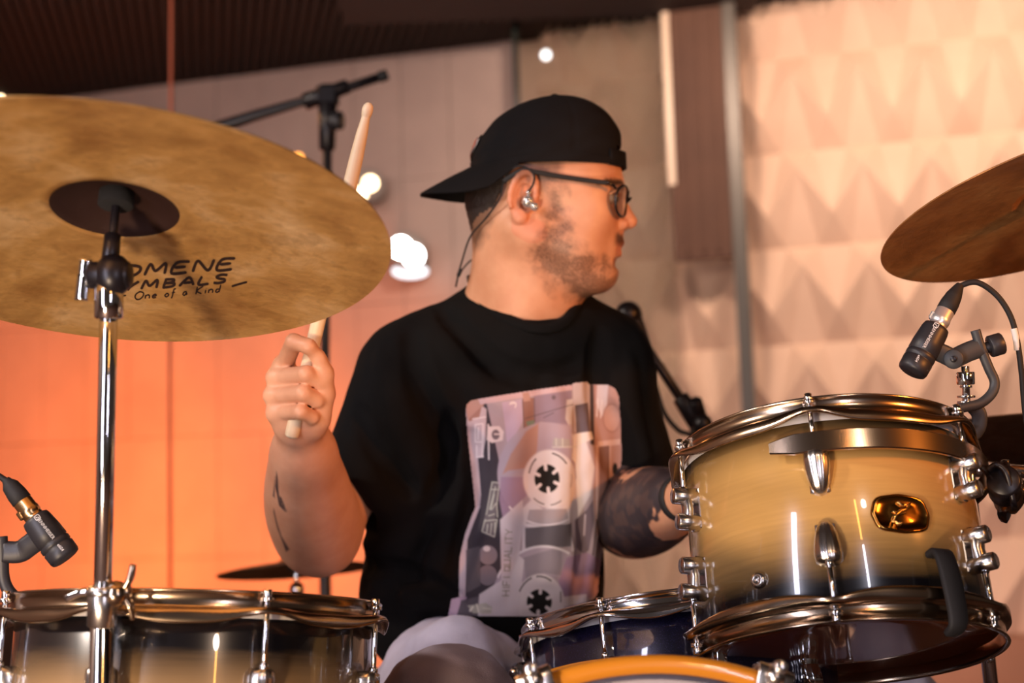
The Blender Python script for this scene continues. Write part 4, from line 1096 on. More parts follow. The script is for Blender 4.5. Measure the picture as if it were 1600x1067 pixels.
# beard in side view (x,z): sideburn, jaw, chin, part of the neck
beard_poly = [(.006, .030), (.030, .020), (.028, -.010), (.034, -.040), (.052, -.066), (.074, -.086), (.090, -.088), (.10, -.100), (.092, -.125), (.055, -.145), (.030, -.130), (.002, -.104), (-.012, -.085), (.004, -.055), (.014, -.022)]
beard = poly_soft(x, z, beard_poly, .022, nz_ * .010) * np.clip(.72 + .45 * nz_ + .35 * nz2, 0, 1)
beard *= np.clip(.9 + .5 * (n3 + .3), .7, 1.15); beard = np.clip(beard * 1.35, 0, 1)
mous = poly_soft(x, z, [(.080, -.072), (.080, -.061), (.092, -.050), (.118, -.046), (.116, -.061), (.096, -.0625), (.088, -.067)], .008, nz_ * .004 + nz2 * .002) * sstep(ay, .001, .004) * (1 - sstep(ay, .018, .034))
beard = np.maximum(beard, mous * .95)
chinp = poly_soft(x, z, [(.060, -.100), (.090, -.096), (.100, -.112), (.075, -.130), (.055, -.122)], .02, nz_ * .004); beard = np.maximum(beard, chinp * .62)
brow = poly_soft(x, z, [(.074, .011), (.084, .0185), (.104, .0215), (.110, .0150), (.092, .0085)], .004, nz2 * .0015) * (ay > .008)
fade = poly_soft(x, z, [(-.07, .06), (.032, .06), (.030, .026), (.008, .018), (-.01, .012), (-.06, .02)], .016, nz_ * .004) * (ay > .04)
nape = np.clip(.5 - ((x + .046) * .9 - (z - .012) * .45 * (z < .012) - .004 + nz_ * .006) / .016, 0, 1) * np.clip(.5 + (z + .070 + nz_ * .006) / .016, 0, 1)
hairz = np.maximum(np.maximum(brow, fade * .62), np.maximum(nape * .8, mous * .68))
lips = ((x > .084) & (z < -.0575) & (z > -.081) & (ay < .024)) * sstep(x, .084, .092) * sstep(-np.abs(z + .068), -.0125, -.0085)
red = np.clip(np.exp(-((x - .112) ** 2 + (z + .034) ** 2) / .018 ** 2) * .5 + (ay > .073) * .6, 0, 1)
def pad(a, off): r = np.zeros(nall); r[off:off + len(a)] = a; return r
# tattoos: dense blackwork on his left forearm, thin feather lines on his right forearm
pl_ = Vl; tpar = ((pl_ - ELL) @ (WRL - ELL)) / ((WRL - ELL) @ (WRL - ELL))
tn = fbm(pl_, 13, 2); tn2 = fbm(pl_ + 5, 55, 2)
tf = tn + .35 * tn2; tq = np.quantile(tf, .16); tat = sstep(tf, tq - .04, tq + .04) * (tpar < 1.12) * (.93 + .05 * sstep(tn2, -.1, .1))
def to_px(V):
    d = V - A3(CAM); f = d @ A3(FW); return 800 + FPX * (d @ A3(RT)) / f, 533.5 - FPX * (d @ A3(UP)) / f
qx, qy = to_px(Va); tr = np.zeros(len(Va))
for poly_, w_ in (([(432, 735), (430, 760), (436, 790), (446, 800), (436, 775), (434, 745)], 2), ([(430, 745), (426, 775), (429, 778)], 2), ([(427, 800), (433, 825), (447, 862), (452, 858), (440, 838), (434, 820), (428, 795)], 3), ([(433, 770), (440, 778), (448, 799), (445, 798)], 2)):
    tr = np.maximum(tr, poly_soft(qx, qy, poly_, w_))
tr *= .9
body_mat = mat('skin', (.5, .3, .2, 1), .48, 0, Subsurface_Weight=.06, Subsurface_Scale=.015)
body_mat.node_tree.nodes['Principled BSDF'].inputs['Subsurface Radius'].default_value = (1, .35, .18)
t = NT(body_mat)
att = lambda n_: t.n('ShaderNodeAttribute', attribute_name=n_).outputs['Fac']
o_ = t.obj(); nn = t.noise(o_, 24, 4, .6); nf = t.noise(o_, 900, 2, .6)
base = t.ramp([(.3, srgb(206, 146, 112)), (.7, srgb(220, 164, 130))], nn)
base = t.mix(base, srgb(214, 118, 92), t.math('MULTIPLY', att('red'), .55))
base = t.mix(base, srgb(168, 78, 66), t.math('MULTIPLY', att('lips'), .45))
strand = t.ramp([(.38, (.45,) * 3 + (1,)), (.60, W1)], nf)
base = t.mix(base, srgb(48, 26, 20), t.math('MULTIPLY', t.math('MULTIPLY', att('beard'), .80), strand))
base = t.mix(base, srgb(28, 17, 14), t.math('MULTIPLY', att('hairs'), .93))
base = t.mix(base, srgb(44, 42, 50), att('tattoo'))
t.l(base, t.b.inputs['Base Color']); t.bump(t.noise(o_, 420, 3), .12, .001)
M['skin'] = body_mat
DR = thing('person', 'drummer in black t-shirt and backwards cap playing behind the drums, head in profile', 'person', Vector((PEL[0], PEL[1], 0)))
bo = np_mesh('body', Vall - np.array(DR.location), Fall, 'skin', DR)
set_attr(bo.data, 'beard', pad(beard, 0)); set_attr(bo.data, 'hairs', pad(hairz, 0)); set_attr(bo.data, 'lips', pad(lips, 0)); set_attr(bo.data, 'red', pad(red, 0))
ta = pad(tr, o1); ta[o2:o2 + len(tat)] = tat; set_attr(bo.data, 'tattoo', ta)
def hpart(mb, name, m_): return part(MBt(mb), name, m_, DR)
def MBt(mb):
    mb.v = [tuple(p) for p in hw(np.array(mb.v))]; return mb
# eyes
for s_ in (-1, 1):
    e = MB(); e.ball((.0850, s_ * .0320, -.004), .0115, 28); eo = hpart(e, 'eye', mat('eye_white', srgb(176, 160, 150), .3))
    e = MB(); q_ = Matrix.Translation((.0850, s_ * .0320, -.004)) @ Matrix.Rotation(PI / 2, 4, 'Y')
    e.lathe([(.0001, .0122), (.0030, .0121), (.0056, .0106)], 24, q_); ir = MBt(e).build('tmp', mat('iris_brown', srgb(48, 28, 18), .15)); ir.name = 'iris'; ir.data.transform(WM(eo).inverted()); ir.parent = eo
    e = MB(); 
    e.sweep([(.0925, s_ * .019, .000), (.1000, s_ * .029, .0062), (.0975, s_ * .039, .0048), (.0885, s_ * .0455, -.001)], .0035, .0028, (1, 0, .4)); hpart(e, 'eyelid', 'skin')
# ---- short hair below the cap
v = Vol((-.13, -.10, -.09), (.05, .10, .07), .0018)
v.ell((-.003, 0, .026), (.0915, .0765, .092), .01); v.cap((-.057, 0, -.006), (-.046, 0, -.080), .0475, .0435, .03)
def cut(fn): v.F = np.maximum(v.F, fn)
ax_ = [v.lo[i] + v.h * np.arange(v.n[i]) for i in range(3)]; GX, GY, GZ = np.meshgrid(*ax_, indexing='ij')
v.F = np.maximum(v.F, GZ - .036)
# front limit runs from above the ear down behind it to the nape point
v.F = np.maximum(v.F, (GX + .046) * .9 - (GZ - .012) * .45 * (GZ < .012)); v.F = np.maximum(v.F, -(GZ + .066 + (-.085 - GX) * .0) - np.maximum(0, (GX + .085)) * .0)
v.F = np.maximum(v.F, -(GZ + .068))
Vv, Fv = v.mesh(2, .5); nrm = vnormals(Vv, Fv); Vv = Vv + nrm * (fbm(Vv, 220, 2) * .0006)[:, None]
hm = mat('hair_dark', srgb(34, 22, 18), .6); t = NT(hm); t.bump(t.noise(t.mapping(t.obj(), (900, 900, 140)), 1.0, 2), .5, .002)
np_mesh('hair', hw(Vv) - np.array(DR.location), Fv, hm, DR)

# ---- cap worn backwards
cap_m = mat('cap_cotton', srgb(15, 13, 15), .9, 0, Specular_IOR_Level=.25); t = NT(cap_m); t.bump(t.noise(t.obj(), 900, 2), .25, .0006)
v = 0
def cap_pt(ph, s_):
    c, sn = math.cos(ph), math.sin(ph)
    a = .1045 if c > 0 else .1015; x0 = .004; b = .0835
    R_ = 1 / math.sqrt((c / a) ** 2 + (sn / b) ** 2)
    t_ = s_; n_ = 2.25 if c > 0 else 2.0 + .25 * (1 - abs(c)) 
    zz = t_; rr = max(1 - zz ** n_, 0) ** (1 / n_)
    zb_ = .0385 + .001 * c; H_ = .0975
    seam = min(abs((ph - PI / 6 + PI / 6) % (PI / 3) - 0), abs((ph) % (PI / 3) - PI / 3))
    cr = -.0010 * math.exp(-(seam / .03) ** 2) * (t_ > .12)
    fold = .0013 * math.sin(5 * ph + 14 * t_) * (t_ > .1) * (1 - t_) + .0009 * math.sin(9 * ph - 22 * t_) * (1 - t_)
    bandb = .0012 if t_ < .11 else 0
    rad = R_ * rr + cr + fold + bandb
    x_ = x0 + rad * c + .010 * zz ** 2 * 1.0
    return (x_, rad * sn, zb_ + H_ * zz)
mb = MB(); nph = 132; ss = list(np.linspace(0, .10, 5)) + [.112, .118] + list(np.linspace(.15, .90, 26)) + [.94, .97, .99, .998, 1.0]
rows = [[cap_pt(2 * PI * i / nph, s_) for i in range(nph)] for s_ in ss]
inner = [[tuple(np.array(cap_pt(2 * PI * i / nph, s_)) * np.array((.975, .975, 1)) + np.array((0, 0, -.0 if s_ == 0 else -.002))) for i in range(nph)] for s_ in (.9, .6, .3, .1, 0)]
allr = inner + rows
vs_ = [p for r_ in allr for p in r_]; fs_ = []
nin = len(inner)
for j in range(len(allr) - 1):
    for i in range(nph):
        ph = 2 * PI * (i + .5) / nph; phs = (ph + PI) % (2 * PI) - PI
        zmid = (allr[j][i][2] + allr[j + 1][i][2]) / 2
        if abs(phs) < .42 and zmid < .0385 + .040 * math.sqrt(max(0, 1 - (phs / .42) ** 2)): continue
        a = j * nph + i; b = j * nph + (i + 1) % nph; fs_.append((a, b, b + nph, a + nph))
mb.add(vs_, fs_); CP = hpart(mb, 'cap', cap_m)
# strap across the opening
st = MB(); rr_ = []
for i in range(15):
    ph = -.50 + i / 14; rr_.append(ph)
for z_, o__ in ((.0385, 0), (.0385, .0035), (.0560, .0035), (.0560, 0)):
    pass
rows = []
for ph in rr_:
    c, sn = math.cos(ph), math.sin(ph); R_ = 1 / math.sqrt((c / .1045) ** 2 + (sn / .0835) ** 2)
    rows.append([(.004 + (R_ + o__) * c, (R_ + o__) * sn, z_) for z_, o__ in ((.0385, -.0005), (.0385, .0020), (.0590, .0010), (.0590, -.001))])
st.grid(rows, True, True)
def cpart(mb, name, m_):
    o = MBt(mb).build(name, m_); o.data.transform(WM(CP).inverted()); o.parent = CP; return o
cpart(st, 'strap', cap_m)
br = MB(); top = []; NW = 29; NTt = 12
def brim_pt(w_, t_, off):
    be = w_ * math.radians(74); c, sn = math.cos(be), math.sin(be)
    ix, iy = .004 - .1030 * c, .0840 * sn
    Lb = .068 * (max(1 - abs(w_) ** 2.6, 0)) ** .5
    z_ = .0400 - t_ * (.031) * (1 - .35 * abs(w_)) * (Lb / .068) - .036 * (w_ * w_) * min(1, t_ * 1.0) * (Lb / .068) ** .6 - .004 * t_ * t_
    return (ix - Lb * t_, iy * (1 + .04 * t_), z_ + off)
r_top = [[brim_pt(-1 + 2 * i / (NW - 1), j / NTt, .0012) for i in range(NW)] for j in range(NTt + 1)]
r_bot = [[brim_pt(-1 + 2 * i / (NW - 1), j / NTt, -.0014) for i in range(NW)] for j in range(NTt, -1, -1)]
br.grid(r_top + r_bot, False); cpart(br, 'brim', cap_m)
bt = MB().ball((.0145, 0, .1365), .006, 14, None, (1, 1, .5)); cpart(bt, 'button', cap_m)
pt = MB(); 
def patch(rad_u, rad_t, off, shp):
    ring = [[tuple(np.array(cap_pt(PI + rad_u * f_ * math.cos(a_) * 1.0, .30 + rad_t * f_ * math.sin(a_))) + np.array((-off, 0, off * .5))) for a_ in np.linspace(0, 2 * PI, 37)[:-1]] for f_ in (1.0, .66, .33, .02)]
    return ring
cpart(MB().grid(patch(.30, .19, .0022, 0), True), 'logo_rim', mat('embroidery_white', srgb(220, 210, 205), .8))
cpart(MB().grid(patch(.25, .155, .0034, 0), True), 'logo', mat('embroidery_orange', srgb(205, 84, 44), .8))
# ---- glasses
gm = mat('glasses_black', srgb(24, 20, 24), .25)
gl = MB(); rings = {}
for s_ in (-1, 1):
    pts = []
    for k in range(33):
        a_ = 2 * PI * k / 32; yy = .0245 * math.copysign(abs(math.cos(a_)) ** .85, math.cos(a_)); zz = .0200 * math.copysign(abs(math.sin(a_)) ** .85, math.sin(a_))
        wy = s_ * .0335 + yy; pts.append((.1100 - 2.6 * (abs(wy) - .01) ** 2 * 1.9 - .0006 * 0 + zz * .10, wy, -.0085 + zz))
    rings[s_] = pts; gl.tube(pts, .0019, 8, False)
    hy = s_ * .0585
    gl.tube([(.0985, hy, .0060), (.0945, s_ * .066, .0100), (.088, s_ * .0695, .0120)], .0021, 8, True, 4)
gl.tube([(.1125, -.0095, -.004), (.1160, 0, -.001), (.1125, .0095, -.004)], .0015, 8, True, 4)
GLS = hpart(gl, 'glasses', gm)
for s_ in (-1, 1):
    te = MB(); te.sweep([(.089, s_ * .0695, .0118), (.060, s_ * .0735, .0155), (.025, s_ * .0790, .0205), (-.002, s_ * .0835, .0255), (-.020, s_ * .0845, .0275), (-.045, s_ * .080, .014)], [.0028, .0028, .003, .003, .003, .0028], .0062, (0, 1, 0))
    o = MBt(te).build('temple', 'black_rubber'); o.data.transform(WM(GLS).inverted()); o.parent = GLS
    ln_ = MB(); c_ = np.mean(np.array(rings[s_][:-1]), 0); ln_.add([tuple(c_)] + rings[s_][:-1], [(0, k + 1, (k + 1) % 32 + 1) for k in range(32)])
    o = MBt(ln_).build('lens', 'lens_glass'); o.data.transform(WM(GLS).inverted()); o.parent = GLS
# ---- in-ear monitor and its cable
ie = MB(); ie.ball((-.0125, -.0835, -.012), .0078, 20, None, (1, .8, 1.1)); ie.ball((-.004, -.0835, -.019), .0058, 18); ie.ball((-.0115, -.0825, -.0005), .0040, 14)
IE = hpart(ie, 'earphone', mat('earphone_silver', srgb(205, 205, 205), .12, .75))
cb = MB(); cb.tube([(-.0115, -.086, .000), (-.0055, -.0875, .009), (-.0040, -.086, .020), (-.010, -.0845, .029), (-.026, -.0835, .0330), (-.042, -.079, .020), (-.050, -.072, -.005), (-.070, -.056, -.030), (-.094, -.034, -.052), (-.108, -.020, -.085), (-.1135, -.012, -.100), (-.118, -.008, -.118)], .0013, 8, True, 6)
cb.tube([(-.088, .02, -.074), (-.102, .004, -.084), (-.1125, -.011, -.100)], .0011, 8, True, 5)
cb.cyl((-.1100, -.013, -.094), (-.1145, -.011, -.104), .0030, .0026, 12)
o = MBt(cb).build('earphone_cable', 'black_rubber'); o.data.transform(WM(IE).inverted()); o.parent = IE
# ---- t-shirt
v = Vol(A3((-.34, 1.72, .55)), A3((.36, 2.24, 1.16)), .0032)
CH = pp(800, 640, 2.03); TWI = rotz(math.radians(9))
v.ell(pp(795, 620, 2.01), (.175, .125, .150), .05, TWI)
v.ell(pp(775, 740, 2.02), (.166, .122, .150), .06, TWI)
v.ell(pp(757, 880, 2.01), (.168, .138, .120), .06, TWI)
v.cap(pp(655, 965, 2.01), pp(855, 965, 2.03), .075, .072, .06)
v.cap(pp(775, 520, 2.01), pp(655, 600, 1.975), .058, .078, .05)             # right shoulder
v.cap(pp(880, 530, 2.01), pp(925, 570, 2.03), .050, .072, .05)
v.cap(pp(655, 600, 1.975), pp(592, 728, 1.945), .079, .074, .05)              # right sleeve
v.cap(pp(930, 570, 2.03), pp(967, 715, 2.035), .073, .068, .05)              # left sleeve
v.cap(pp(967, 715, 2.035), pp(990, 765, 2.03), .068, .064, .03)
v.ell(pp(828, 535, 2.005), (.105, .105, .060), .04)
v.cap(pp(772, 480, 2.02), pp(868, 484, 2.03), .036, .036, .04)
# neck opening
v.cap(pp(822, 400, 1.975), pp(824, 470, 1.985), .060, .066, .008, 'sub'); v.ell(pp(832, 462, 1.945), (.062, .055, .040), .012, None, 'sub')
# sleeve openings
d_ = ELR - pp(596, 716, 1.955); d_ /= np.linalg.norm(d_); e_ = pp(562, 782, 1.93)
v.cap(e_ + d_ * .040, e_ + d_ * .14, .050, .075, .006, 'sub')
d2 = ELL - pp(967, 715, 2.035); d2 /= np.linalg.norm(d2); e2 = pp(1000, 830, 2.02)
v.cap(e2 + d2 * .02, e2 + d2 * .10, .056, .075, .006, 'sub')
# folds: shallow grooves and ridges running from the armpit, shoulder and waist
def fold(pxs, r_, depth, mode):
    q = catmull([Vector((a_, b_, 0)) for a_, b_ in pxs], 5); q = [A3(first_hit(p_.x, p_.y, depth)) for p_ in q]
    v.chain(q, [r_ * (.35 + .65 * math.sin(PI * (i + .3) / (len(q) - .4))) for i in range(len(q))], .016, mode)
def first_hit(px, py, off):
    r = A3(ray(px, py)); o = A3(CAM)
    ts = np.arange(1.72, 2.15, .002); Pn = o + r * ts[:, None]; ii = np.clip(np.round((Pn - v.lo) / v.h).astype(int), 0, v.n - 1)
    f = v.F[ii[:, 0], ii[:, 1], ii[:, 2]]; k = np.argmax(f < 0); t_ = ts[k] if f[k] < 0 else 2.0
    return o + r * (t_ + off)
for pts_, r_, dep, mo in (
    ([(640, 520), (655, 600), (690, 690), (700, 780)], .016, -.004, 'sub'), ([(600, 560), (622, 640), (668, 740), (690, 830)], .015, .004, 'add'),
    ([(560, 640), (590, 700), (640, 770)], .012, -.002, 'sub'), ([(530, 690), (560, 735), (600, 790)], .010, .003, 'add'),
    ([(700, 650), (690, 760), (655, 880), (600, 940)], .014, -.002, 'sub'), ([(720, 720), (715, 800), (680, 900), (640, 955)], .016, .006, 'add'),
    ([(690, 480), (760, 560), (840, 590), (900, 570)], .012, -.001, 'sub'), ([(680, 520), (740, 600), (800, 640)], .012, .005, 'add'),
    ([(940, 520), (935, 600), (950, 700), (985, 760)], .013, -.002, 'sub'), ([(975, 560), (980, 640), (1005, 720)], .012, .004, 'add'),
    ([(955, 640), (975, 720), (950, 830), (935, 920)], .012, -.002, 'sub'), ([(735, 680), (748, 760), (728, 850), (706, 940)], .012, -.001, 'sub'),
    ([(905, 640), (900, 760), (915, 860), (900, 940)], .011, -.001, 'sub'), ([(820, 620), (800, 720), (790, 830), (775, 930)], .012, .006, 'add'),
    ([(860, 600), (872, 680), (868, 800), (850, 900)], .012, .006, 'add'), ([(560, 880), (640, 900), (720, 945)], .012, -.002, 'sub'),
    ([(575, 850), (630, 845), (700, 800)], .010, .003, 'add'), ([(580, 930), (660, 935), (760, 958)], .010, .003, 'add')):
    fold(pts_, r_, dep + (.006 if mo == 'add' else 0), mo)
Vs, Fs = v.mesh(3, .5)
ns = vnormals(Vs, Fs); Vs = Vs + ns * (fbm(Vs, 9, 3) * .0035 + fbm(Vs * np.array((1, 1, .35)), 30, 2) * .0010)[:, None]
Vs = relax(Vs, Fs, 1, .4)
sm_ = mat('shirt_black', srgb(14, 13, 14), .95, 0, Specular_IOR_Level=.2); t = NT(sm_); t.bump(t.noise(t.obj(), 1300, 2), .2, .0005)
SHT = np_mesh('t_shirt', Vs - np.array(DR.location), Fs, sm_, DR)
# collar rib
cps = [P(742, 432, 1.998), P(750, 458, 1.955), P(781, 487, 1.92), P(822, 505, 1.902), P(852, 509, 1.900), P(878, 500, 1.912), P(893, 478, 1.94), P(892, 452, 1.985), P(870, 446, 2.02), P(820, 440, 2.045), P(768, 438, 2.035), P(742, 432, 1.998)]
cb = MB(); ring = catmull(cps, 6); cen = sum(ring, Vector()) / len(ring); rows = []
for i, p in enumerate(ring[:-1]):
    tt = (ring[(i + 1) % (len(ring) - 1)] - ring[i - 1 if i else -2]).normalized(); ou = (p - cen); ou = (ou - tt * ou.dot(tt)).normalized(); nn_ = tt.cross(ou)
    if nn_.dot(UP) < 0: nn_ = -nn_
    rows.append([p + ou * (.010 * a_ - .002) + nn_ * b_ for a_, b_ in ((0, .003), (.25, .0045), (.8, .0028), (1.35, -.003), (1.2, -.007), (.1, -.004))])
cb.grid(rows + [rows[0]], True); co_ = cb.build('collar', sm_); co_.data.transform(WM(SHT).inverted()); co_.parent = SHT

# ---- cassette print: a fine sheet of coloured vertices lying on the shirt front
from mathutils.bvhtree import BVHTree
bvh = BVHTree.FromPolygons([tuple(p) for p in Vs], [tuple(f) for f in Fs])
W_, H_ = 276, 372; gx = 699 + np.arange(W_) * 1.0; gy = 592 + np.arange(H_) * 1.0
PX, PY = np.meshgrid(gx, gy); ZX = (PX.ravel() - 680) * 2.54; ZY = (PY.ravel() - 560) * 2.54      # drawing coordinates
outline = [(120, 205), (124, 182), (140, 166), (170, 159), (350, 132), (540, 104), (548, 97), (600, 91), (612, 103), (690, 104), (715, 118), (730, 150), (738, 250), (740, 400), (728, 500), (712, 600), (690, 690), (668, 740), (652, 850), (645, 930), (630, 955), (560, 985), (500, 1000), (450, 1022), (50, 1022), (62, 955), (96, 945), (90, 850), (95, 790), (115, 700), (140, 630), (158, 590), (150, 520), (140, 430), (128, 320)]
def g(c): c = np.array(c, float) / 255; return np.where(c <= .04045, c / 12.92, ((c + .055) / 1.055) ** 2.4)
colr = np.tile(g((176, 160, 170)), (len(ZX), 1))
def paint(mask, c, a=1.0):
    m_ = np.asarray(mask, float)[:, None] * a; colr[:] = colr * (1 - m_) + g(c) * m_
def pg(poly, c, a=1.0, soft=3): paint(poly_soft(ZX, ZY, poly, soft), c, a)
def disc(cx, cy, rx, ry, c, a=1.0, rot=0, soft=3.):
    dx, dy = ZX - cx, ZY - cy; cr, sr = math.cos(rot), math.sin(rot); u_, w_ = dx * cr + dy * sr, -dx * sr + dy * cr
    paint(np.clip(.5 + (1 - np.hypot(u_ / rx, w_ / ry)) * min(rx, ry) / soft, 0, 1), c, a)
def arc(cx, cy, rx, ry, wd, a0, a1, c, a=1.0):
    dx, dy = (ZX - cx) / rx, (ZY - cy) / ry; rr = np.hypot(dx, dy); an = np.degrees(np.arctan2(dy, dx)) % 360
    inn = ((an - a0) % 360) < ((a1 - a0) % 360 if a1 - a0 < 360 else 361)
    paint(np.clip(.5 + (wd / 2 - np.abs(rr - 1) * min(rx, ry)) / 3, 0, 1) * inn, c, a)
def ln(p0, p1, wd, c, a=1.0):
    p0 = np.array(p0, float); p1 = np.array(p1, float); ab = p1 - p0; t_ = np.clip(((ZX - p0[0]) * ab[0] + (ZY - p0[1]) * ab[1]) / (ab @ ab), 0, 1)
    paint(np.clip(.5 + (wd / 2 - np.hypot(ZX - p0[0] - t_ * ab[0], ZY - p0[1] - t_ * ab[1])) / 2.5, 0, 1), c, a)
LAV = (190, 176, 192); WHT = (232, 226, 234); DK = (72, 66, 76); MID = (122, 112, 124); PINK = (188, 148, 138); ROSE = (168, 126, 116)
pg([(120, 160), (200, 155), (300, 620), (250, 1022), (50, 1022), (90, 800), (160, 590)], (60, 54, 64))      # dark left margin of the shell
pg([(120, 160), (200, 155), (188, 200), (172, 250), (160, 260), (128, 240)], PINK)
pg([(128, 240), (190, 190), (204, 200), (200, 330), (190, 390), (170, 395), (182, 540), (178, 590), (158, 600), (140, 430)], (206, 188, 196), .95)
pg([(130, 240), (185, 190), (175, 235), (135, 250)], ROSE)
pg([(96, 780), (118, 700), (160, 590), (180, 585), (150, 660), (128, 720), (122, 945), (96, 948)], (214, 200, 210))
pg([(62, 950), (128, 945), (100, 1022), (50, 1022)], (200, 176, 200))
pg([(105, 960), (200, 935), (170, 1022), (85, 1022)], (96, 90, 100))
for p0, p1 in (((160, 262), (160, 330)), ((160, 262), (190, 258)), ((172, 275), (172, 320)), ((160, 330), (185, 330)), ((165, 345), (165, 392)), ((190, 262), (190, 390)), ((165, 392), (192, 388)), ((150, 240), (200, 232)), ((210, 262), (215, 400))): ln(p0, p1, 5, (236, 224, 228))
ln((212, 262), (212, 330), 4, (220, 210, 216)); pg([(208, 270), (255, 268), (272, 290), (268, 325), (225, 335), (205, 322)], (228, 216, 220)); disc(240, 302, 16, 20, (120, 108, 116)); ln((236, 300), (262, 300), 6, (228, 216, 220))
pg([(265, 175), (345, 160), (352, 240), (300, 340), (285, 330)], (192, 172, 196)); pg([(345, 160), (390, 156), (392, 250), (350, 290)], (150, 112, 104))
pg([(390, 140), (540, 118), (540, 250), (520, 270), (420, 250), (392, 262)], (150, 132, 152)); pg([(520, 165), (545, 160), (540, 290), (515, 240)], (206, 200, 206))
pg([(170, 160), (540, 105), (545, 125), (180, 182)], (206, 178, 186)); pg([(345, 138), (372, 134), (378, 168), (350, 172)], PINK); pg([(360, 250), (392, 244), (394, 262), (364, 268)], (120, 138, 124))
ln((300, 180), (320, 178), 5, (232, 224, 230)); arc(308, 185, 12, 12, 5, 180, 420, (232, 224, 230)); ln((346, 165), (352, 290), 3, (96, 84, 92)); ln((392, 158), (394, 250), 3, (96, 84, 92)); ln((356, 238), (560, 178), 3, (96, 84, 92)); ln((430, 235), (470, 215), 3, (96, 84, 92)); disc(470, 155, 8, 9, (110, 96, 108))
pg([(545, 100), (605, 92), (610, 105), (610, 300), (548, 290)], (206, 198, 208)); pg([(552, 185), (604, 175), (612, 290), (560, 296)], (104, 94, 106)); pg([(612, 103), (628, 105), (632, 345), (614, 340)], (66, 58, 66))
pg([(628, 105), (700, 105), (728, 140), (738, 260), (738, 400), (728, 500), (700, 640), (672, 740), (640, 700), (625, 560), (630, 350)], (176, 138, 132))
pg([(642, 105), (688, 104), (680, 200), (660, 230), (638, 178)], (210, 196, 202)); ln((645, 160), (640, 230), 4, (232, 222, 226)); ln((662, 165), (655, 235), 3, (232, 222, 226)); disc(700, 235, 34, 56, (190, 152, 144), 1, .1); arc(700, 235, 34, 56, 4, 0, 360, (158, 118, 112))
pg([(642, 330), (735, 318), (735, 340), (644, 352)], (206, 176, 172)); pg([(648, 350), (690, 344), (690, 600), (660, 690), (640, 640), (650, 500)], (122, 92, 90)); ln((640, 345), (640, 640), 5, (214, 190, 190)); ln((692, 345), (690, 590), 3, (214, 190, 190)); ln((640, 640), (625, 780), 6, (96, 80, 88))
disc(712, 440, 11, 27, (20, 18, 20)); disc(703, 562, 9, 22, (20, 18, 20))
arc(664, 712, 14, 16, 4, 0, 360, (150, 124, 126)); ln((660, 700), (655, 770), 4, (206, 180, 182))
pg([(225, 490), (258, 490), (240, 630), (235, 712), (185, 690), (205, 600), (218, 520)], (110, 102, 108)); 
for a_, b_ in (((228, 490), (256, 494)), ((256, 494), (245, 580)), ((245, 580), (248, 630)), ((235, 708), (190, 688)), ((188, 686), (200, 640)), ((246, 640), (236, 706)), ((228, 492), (205, 620)), ((240, 510), (218, 600)), ((236, 540), (222, 600)), ((242, 575), (226, 600)), ((200, 645), (246, 640)), ((210, 660), (206, 690)), ((225, 655), (220, 695)), ((238, 650), (236, 690)), ((222, 520), (248, 520)), ((214, 625), (236, 618))): ln(a_, b_, 3.6, (196, 196, 186))
# tape packs and reels
disc(440, 455, 192, 202, (178, 164, 180), 1, .05, 5); pg([(300, 380), (360, 290), (410, 256), (405, 360), (385, 430), (290, 445), (268, 460)], (184, 140, 124), .9, 6)
pg([(262, 470), (390, 470), (385, 520), (345, 560), (270, 640), (255, 560)], (160, 136, 164), .9, 6); pg([(415, 255), (540, 262), (560, 420), (440, 380), (400, 400)], (178, 160, 176), .8, 8)
pg([(540, 300), (600, 330), (630, 430), (615, 540), (560, 640), (470, 680), (330, 665), (300, 640), (380, 560), (430, 600), (520, 560), (560, 470)], WHT, .96, 8)
pg([(548, 300), (618, 290), (625, 320), (565, 345), (560, 420), (540, 400)], (232, 228, 230)); pg([(470, 315), (530, 320), (535, 352), (465, 345)], (176, 172, 170), .8); ln((480, 318), (480, 345), 4, (214, 214, 208)); ln((505, 318), (505, 350), 4, (214, 214, 208)); ln((465, 352), (560, 350), 4, (214, 214, 208))
disc(452, 478, 104, 116, (236, 230, 236), .92, 0, 8); pg([(372, 600), (520, 596), (528, 650), (470, 672), (360, 655)], (168, 160, 170), .9, 5); arc(440, 455, 192, 206, 7, 45, 140, WHT)
arc(448, 476, 78, 100, 5, 192, 232, (70, 58, 66)); arc(448, 476, 88, 102, 5, 280, 325, (70, 58, 66)); arc(448, 478, 90, 104, 4, 55, 84, (96, 84, 92)); arc(448, 478, 86, 102, 4, 100, 132, (96, 84, 92)); arc(448, 476, 92, 104, 3, 350, 380, (170, 160, 170))
disc(443, 477, 50, 57, (16, 14, 16))
for k in range(6):
    a_ = math.radians(30 + 60 * k - 8); ln((443 + 54 * math.cos(a_), 477 + 61 * math.sin(a_)), (443 + 34 * math.cos(a_), 477 + 38 * math.sin(a_)), 13, (238, 232, 238))
pg([(345, 675), (540, 655), (540, 745), (360, 760)], (104, 98, 106)); ln((350, 668), (350, 770), 12, (216, 208, 218)); ln((332, 680), (332, 780), 5, (206, 196, 206)); ln((545, 650), (545, 760), 13, (220, 212, 222)); pg([(555, 640), (600, 600), (625, 560), (630, 640), (610, 760), (590, 780), (556, 750)], (118, 104, 118)); ln((595, 620), (590, 700), 7, (204, 190, 206))
disc(430, 960, 205, 216, (182, 168, 184), 1, 0, 5); pg([(350, 790), (500, 745), (500, 860), (430, 850), (360, 880)], (150, 142, 154), .85, 5); pg([(520, 790), (600, 770), (655, 800), (645, 940), (560, 960), (490, 940), (490, 880)], (164, 134, 168), .85, 6); arc(430, 960, 202, 214, 9, 205, 300, WHT)
